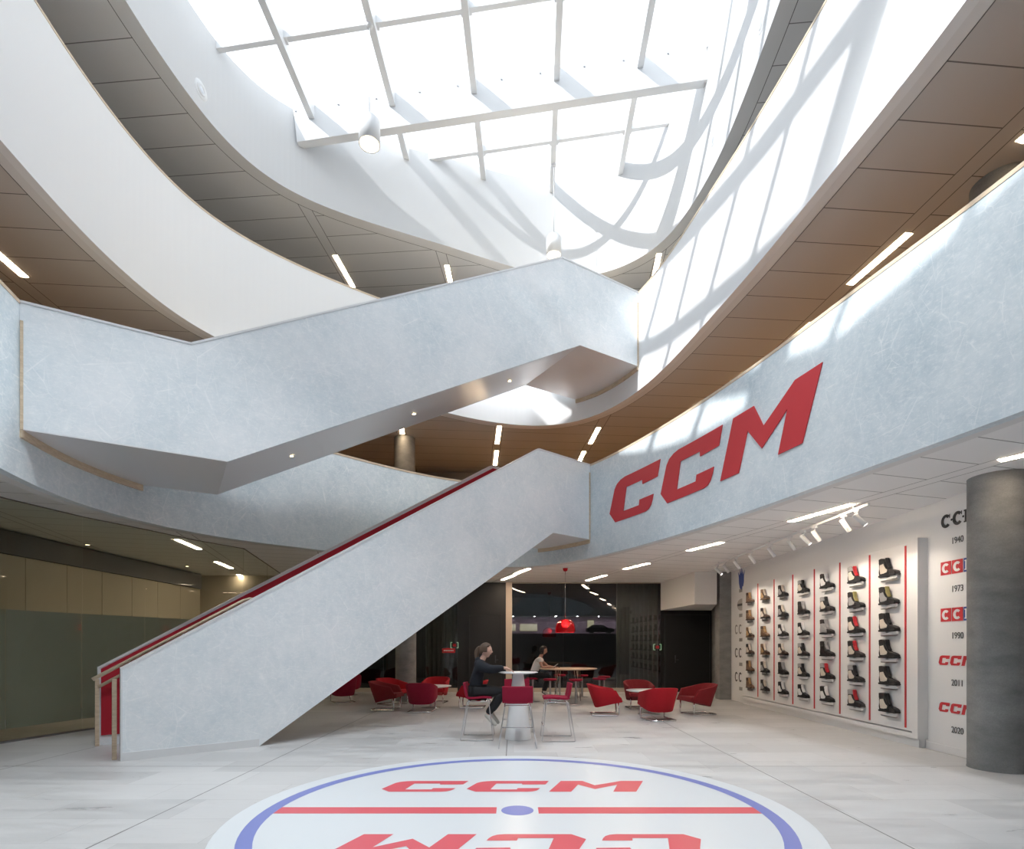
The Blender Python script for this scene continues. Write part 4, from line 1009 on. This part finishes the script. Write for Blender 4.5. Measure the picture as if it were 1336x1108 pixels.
def person(loc, J, skm, label, fwd):
    """J: joint positions relative to loc."""
    r = root('person', loc, label, 'person')
    n = {}; j = {k: Vector(v_) for k, v_ in J.items()}
    n['pel'] = (j['pel'], (.125,.10)); n['wai'] = (j['wai'], (.105,.085)); n['che'] = (j['che'], (.125,.095)); n['cla'] = (j['cla'], (.09,.075)); n['nek'] = (j['nek'], .048)
    E = ['pel wai che cla nek']
    hd = j['hea']; n['jaw'] = (j['nek'].lerp(hd, .62)+Vector(fwd)*.012, .052); E.append('nek jaw')
    for s_ in 'lr':
        n['sh'+s_] = (j['sh'+s_], .058); n['el'+s_] = (j['el'+s_], .040); n['wr'+s_] = (j['wr'+s_], (.027,.022)); n['ua'+s_] = (j['sh'+s_].lerp(j['el'+s_], .5), .047)
        n['fa'+s_] = (j['el'+s_].lerp(j['wr'+s_], .35), .037)
        d = j['wr'+s_]-j['el'+s_]; N_, E_ = hand_nodes('h'+s_, j['wr'+s_], j.get('hd'+s_, d), (0,0,1), .4, 1 if s_ == 'l' else -1); n.update(N_); E += E_
        E.append(f'cla sh{s_} ua{s_} el{s_} fa{s_} wr{s_} h{s_}p h{s_}q')
        n['hi'+s_] = (j['hi'+s_], .085); n['th'+s_] = (j['hi'+s_].lerp(j['kn'+s_], .5), .078); n['kn'+s_] = (j['kn'+s_], .056); n['ca'+s_] = (j['kn'+s_].lerp(j['an'+s_], .35), .054); n['an'+s_] = (j['an'+s_], .036)
        n['to'+s_] = (j['to'+s_], (.036,.026)); n['ba'+s_] = (j['an'+s_].lerp(j['to'+s_], .6), (.040,.03))
        E.append(f'pel hi{s_} th{s_} kn{s_} ca{s_} an{s_} ba{s_} to{s_}')
    slim = {k: ((v_[0], tuple(q*.8 for q in v_[1]) if isinstance(v_[1], tuple) else v_[1]*.8) if k in ('pel','wai','che','hil','hir','thl','thr') else (v_[0], tuple(q*.6 for q in v_[1]) if isinstance(v_[1], tuple) else v_[1]*.6) if k in ('cla','shl','shr') else v_) for k, v_ in n.items()}
    body = skin('body', slim, E, 'pel', skm, r, 2)
    # head: modelled ovoid with brow, eye sockets, nose, mouth, chin and ears
    bm = bmesh.new(); bmesh.ops.create_uvsphere(bm, u_segments=40, v_segments=30, radius=1)
    for v_ in bm.verts:
        x, y, z = v_.co; X_ = x*.096; Y_ = y*.073; Z_ = z*.115
        if z < -.1: k_ = (-.1-z)/.9; Y_ *= 1-.42*k_; X_ *= (1-.25*k_) if x > 0 else (1-.55*k_)
        if x > .2: X_ -= .006*max(0, 1-abs(abs(y)-.36)/.18)*max(0, 1-abs(z-.05)/.16)*1.6     # eye sockets
        if x > .6 and abs(y) < .2: X_ += .024*max(0, 1-abs(y)/.2)*max(0, 1-abs(z+.16)/.2)      # nose
        if x > .6: X_ += .006*max(0, 1-abs(y)/.35)*max(0, 1-abs(z+.47)/.09)                    # lips
        if x > .3: X_ += .012*max(0, 1-abs(y)/.5)*max(0, 1-abs(z+.85)/.25)                     # chin
        v_.co = (X_, Y_, Z_)
    for s_ in (-1, 1):
        q = bmesh.ops.create_uvsphere(bm, u_segments=10, v_segments=8, radius=.02)['verts']
        for v_ in q: v_.co = (v_.co.x*.8-.004, v_.co.y*.4+s_*.073, v_.co.z*1.5-.008)
    me = bpy.data.meshes.new('head'); bm.to_mesh(me); bm.free(); me.materials.append(skm)
    for p_ in me.polygons: p_.use_smooth = True
    rot = Vector(fwd).to_track_quat('X', 'Z').to_euler()
    # join the head into the body mesh so that the figure is one surface
    M_ = Matrix.Translation(hd) @ rot.to_matrix().to_4x4(); me.transform(M_)
    bm = bmesh.new(); bm.from_mesh(body.data); bm.from_mesh(me); bm.to_mesh(body.data); bm.free()
    for p_ in body.data.polygons: p_.use_smooth = True
    T = lambda x, y, z: tuple(M_ @ Vector((x,y,z)))
    for s_ in (-1, 1):
        mb = MB(); c_ = T(.083, s_*.03, .006); mb.lathe([(0,-.007),(.006,-.004),(.0075,0),(.006,.004),(0,.007)], 12, c_); mb.obj('eye', DARK, r)
    mb = MB(); mb.tube([T(.087,-.02,-.054),T(.094,0,-.053),T(.087,.02,-.054)], .0035, 6); mb.obj('lips', mat('lips', (.42,.13,.12), .5), r)
    return r, j, n, T
def wear(r, name, m, n, chains, rt, grow, over={}):
    used_ = set(); 
    for c_ in chains: used_ |= set(c_.split())
    nn = {}
    for k in used_:
        co, r_ = over.get(k, n.get(k)); g = grow
        nn[k] = (co, tuple(x+g for x in r_) if isinstance(r_, tuple) else r_+g)
    return skin(name, nn, chains, rt, m, r, 2)

def hair_cap(r, T, m, keep):
    bm = bmesh.new(); bmesh.ops.create_uvsphere(bm, u_segments=36, v_segments=26, radius=1)
    bmesh.ops.delete(bm, geom=[v_ for v_ in bm.verts if not keep(*v_.co)], context='VERTS')
    for v_ in bm.verts:
        x, y, z = v_.co; v_.co = Vector(T(x*.110-.006, y*.086*(1 if z > -.1 else 1-.25*(-.1-z)), z*.126+.006))
    me = bpy.data.meshes.new('hair'); bm.to_mesh(me); bm.free(); me.materials.append(m)
    for p_ in me.polygons: p_.use_smooth = True
    o = bpy.data.objects.new('hair', me); COL.objects.link(o); o.parent = r; o.modifiers.new('s','SOLIDIFY').thickness = .012; return o

# woman at the bar table
B = Vector((-.575, 8.98, 0))
def rel(x, y, z): return Vector((x, y, z))-B
J = dict(pel=rel(-.60,8.98,.765), wai=rel(-.615,8.98,.90), che=rel(-.585,8.98,1.07), cla=rel(-.535,8.98,1.205), nek=rel(-.505,8.98,1.285), hea=rel(-.445,8.97,1.425),
    shr=rel(-.545,8.81,1.185), shl=rel(-.545,9.15,1.185), elr=rel(-.36,8.75,1.12), ell=rel(-.37,9.19,1.11), wrr=rel(-.13,8.80,1.155), wrl=rel(-.18,9.10,1.15), hdr=Vector((1,.1,-.42)), hdl=Vector((1,-.1,-.40)),
    hir=rel(-.585,8.89,.755), hil=rel(-.585,9.07,.755), knr=rel(-.165,8.88,.765), knl=rel(-.15,9.07,.765), anr=rel(-.42,8.88,.40), anl=rel(-.37,9.07,.42), tor=rel(-.30,8.87,.255), tol=rel(-.26,9.07,.26))
p1, j, n, T = person(B, J, SKIN1, 'woman in dark hooded jacket and black trousers sitting at the white bar table', (1,-.12,-.05))
n2 = dict(n); n2['nk'] = (j['cla'].lerp(j['nek'],.55), .045); n2['cuffr'] = (j['wrr'].lerp(j['elr'],.08), .008); n2['cuffl'] = (j['wrl'].lerp(j['ell'],.08), .008)
wear(p1, 'jacket', NAVY, n2, ['pel wai che cla','cla shr uar elr far cuffr','cla shl ual ell fal cuffl','cla nk'], 'pel', .034)
nh = {'a': (j['cla']+Vector((-.01,-.085,.055)), .05), 'b': (j['cla']+Vector((-.095,0,.04)), .075), 'c': (j['cla']+Vector((-.01,.085,.055)), .05)}
skin('yoke', {'a': (j['shr']+Vector((0,.01,.0)), .088), 'b': (j['cla']+Vector((-.01,0,.01)), .105), 'c': (j['shl']+Vector((0,-.01,0)), .088)}, ['a b c'], 'b', NAVY, p1, 2)
skin('hood', nh, ['a b c'], 'b', NAVY, p1, 2)
wear(p1, 'trousers', BLK, n, ['pel hir thr knr car anr','pel hil thl knl cal anl'], 'pel', .022)
for s_ in 'rl':
    a, t_ = j['an'+s_], j['to'+s_]; d = (t_-a).normalized(); h = a-d*.045+Vector((-.01,0,-.02))
    skin('trainer', {'h': (h,.043), 'm': (a.lerp(t_,.45)+Vector((-.005,0,-.015)),(.046,.045)), 't': (t_+d*.045,(.042,.032)), 'k': (a,.046)}, ['h m t','k m'], 'm', SHOE, p1, 2)
hair_cap(p1, T, HAIR1, lambda x,y,z: x < .38 + max(0,z-.3)*1.2 and z > -.25-.5*max(0,-x) )
skin('ponytail', {'b': (T(-.095,0,.045), .035), 'e': (T(-.125,0,.045),.034), 'f': (T(-.155,0,-.02),.048), 'g': (T(-.15,-.005,-.10),.042), 'h': (T(-.13,-.01,-.19),.018)}, ['b e f g h'], 'b', HAIR1, p1, 2)

# woman at the wooden table
B = Vector((.52, 14.95, 0))
J = dict(pel=rel(.54,14.95,.73), wai=rel(.575,14.95,.86), che=rel(.64,14.95,1.03), cla=rel(.71,14.95,1.165), nek=rel(.745,14.945,1.245), hea=rel(.81,14.93,1.38),
    shr=rel(.69,14.79,1.14), shl=rel(.71,15.11,1.14), elr=rel(.76,14.74,.935), ell=rel(.93,15.14,.945), wrr=rel(1.00,14.82,.925), wrl=rel(1.10,14.98,.925), hdr=Vector((1,.25,.1)), hdl=Vector((1,-.35,.05)),
    hir=rel(.55,14.86,.72), hil=rel(.55,15.04,.72), knr=rel(.98,14.83,.69), knl=rel(.98,15.03,.69), anr=rel(.82,14.83,.28), anl=rel(.80,15.04,.26), tor=rel(.95,14.82,.18), tol=rel(.93,15.04,.16))
p2, j, n, T = person(B, J, SKIN2, 'woman in white short sleeved shirt holding a phone at the wooden table', (1,-.25,-.22))
n2 = dict(n); n2['slr'] = (j['shr'].lerp(j['elr'],.45), .052); n2['sll'] = (j['shl'].lerp(j['ell'],.45), .052)
wear(p2, 'shirt', TEE, n2, ['pel wai che cla','cla shr slr','cla shl sll'], 'pel', .026)
wear(p2, 'trousers', BLK, n, ['pel hir thr knr car anr','pel hil thl knl cal anl'], 'pel', .018)
for s_ in 'rl':
    a, t_ = j['an'+s_], j['to'+s_]; d = (t_-a).normalized()
    skin('trainer', {'h': (a-d*.04+Vector((0,0,-.02)),.042), 'm': (a.lerp(t_,.45),(.045,.042)), 't': (t_+d*.04,(.04,.03)), 'k': (a,.044)}, ['h m t','k m'], 'm', SHOE if s_ == 'r' else BLK, p2, 2)
hair_cap(p2, T, HAIR2, lambda x,y,z: x < .42 + max(0,z-.3)*1.2 and z > -.6)
skin('hair_length', {'c': (T(-.05,0,-.02),.095), 'e': (T(-.045,0,-.10),.09), 'l': (T(-.01,.055,-.09),.04), 'm': (T(-.01,-.055,-.09),.04)}, ['c e','c l','c m'], 'c', HAIR2, p2, 2)
ph = root('phone', B+j['wrr']+Vector((.13,.02,.055)), 'pale phone held by the woman in the white shirt', 'phone')
ph.rotation_euler = (0, math.radians(-35), math.radians(10))
MB().box(-.07,.07,-.035,.035,-.004,.004).obj('body', PLAS, ph, bevel=.003); MB().box(-.062,.062,-.031,.031,.004,.0046).obj('screen', GREYD, ph)
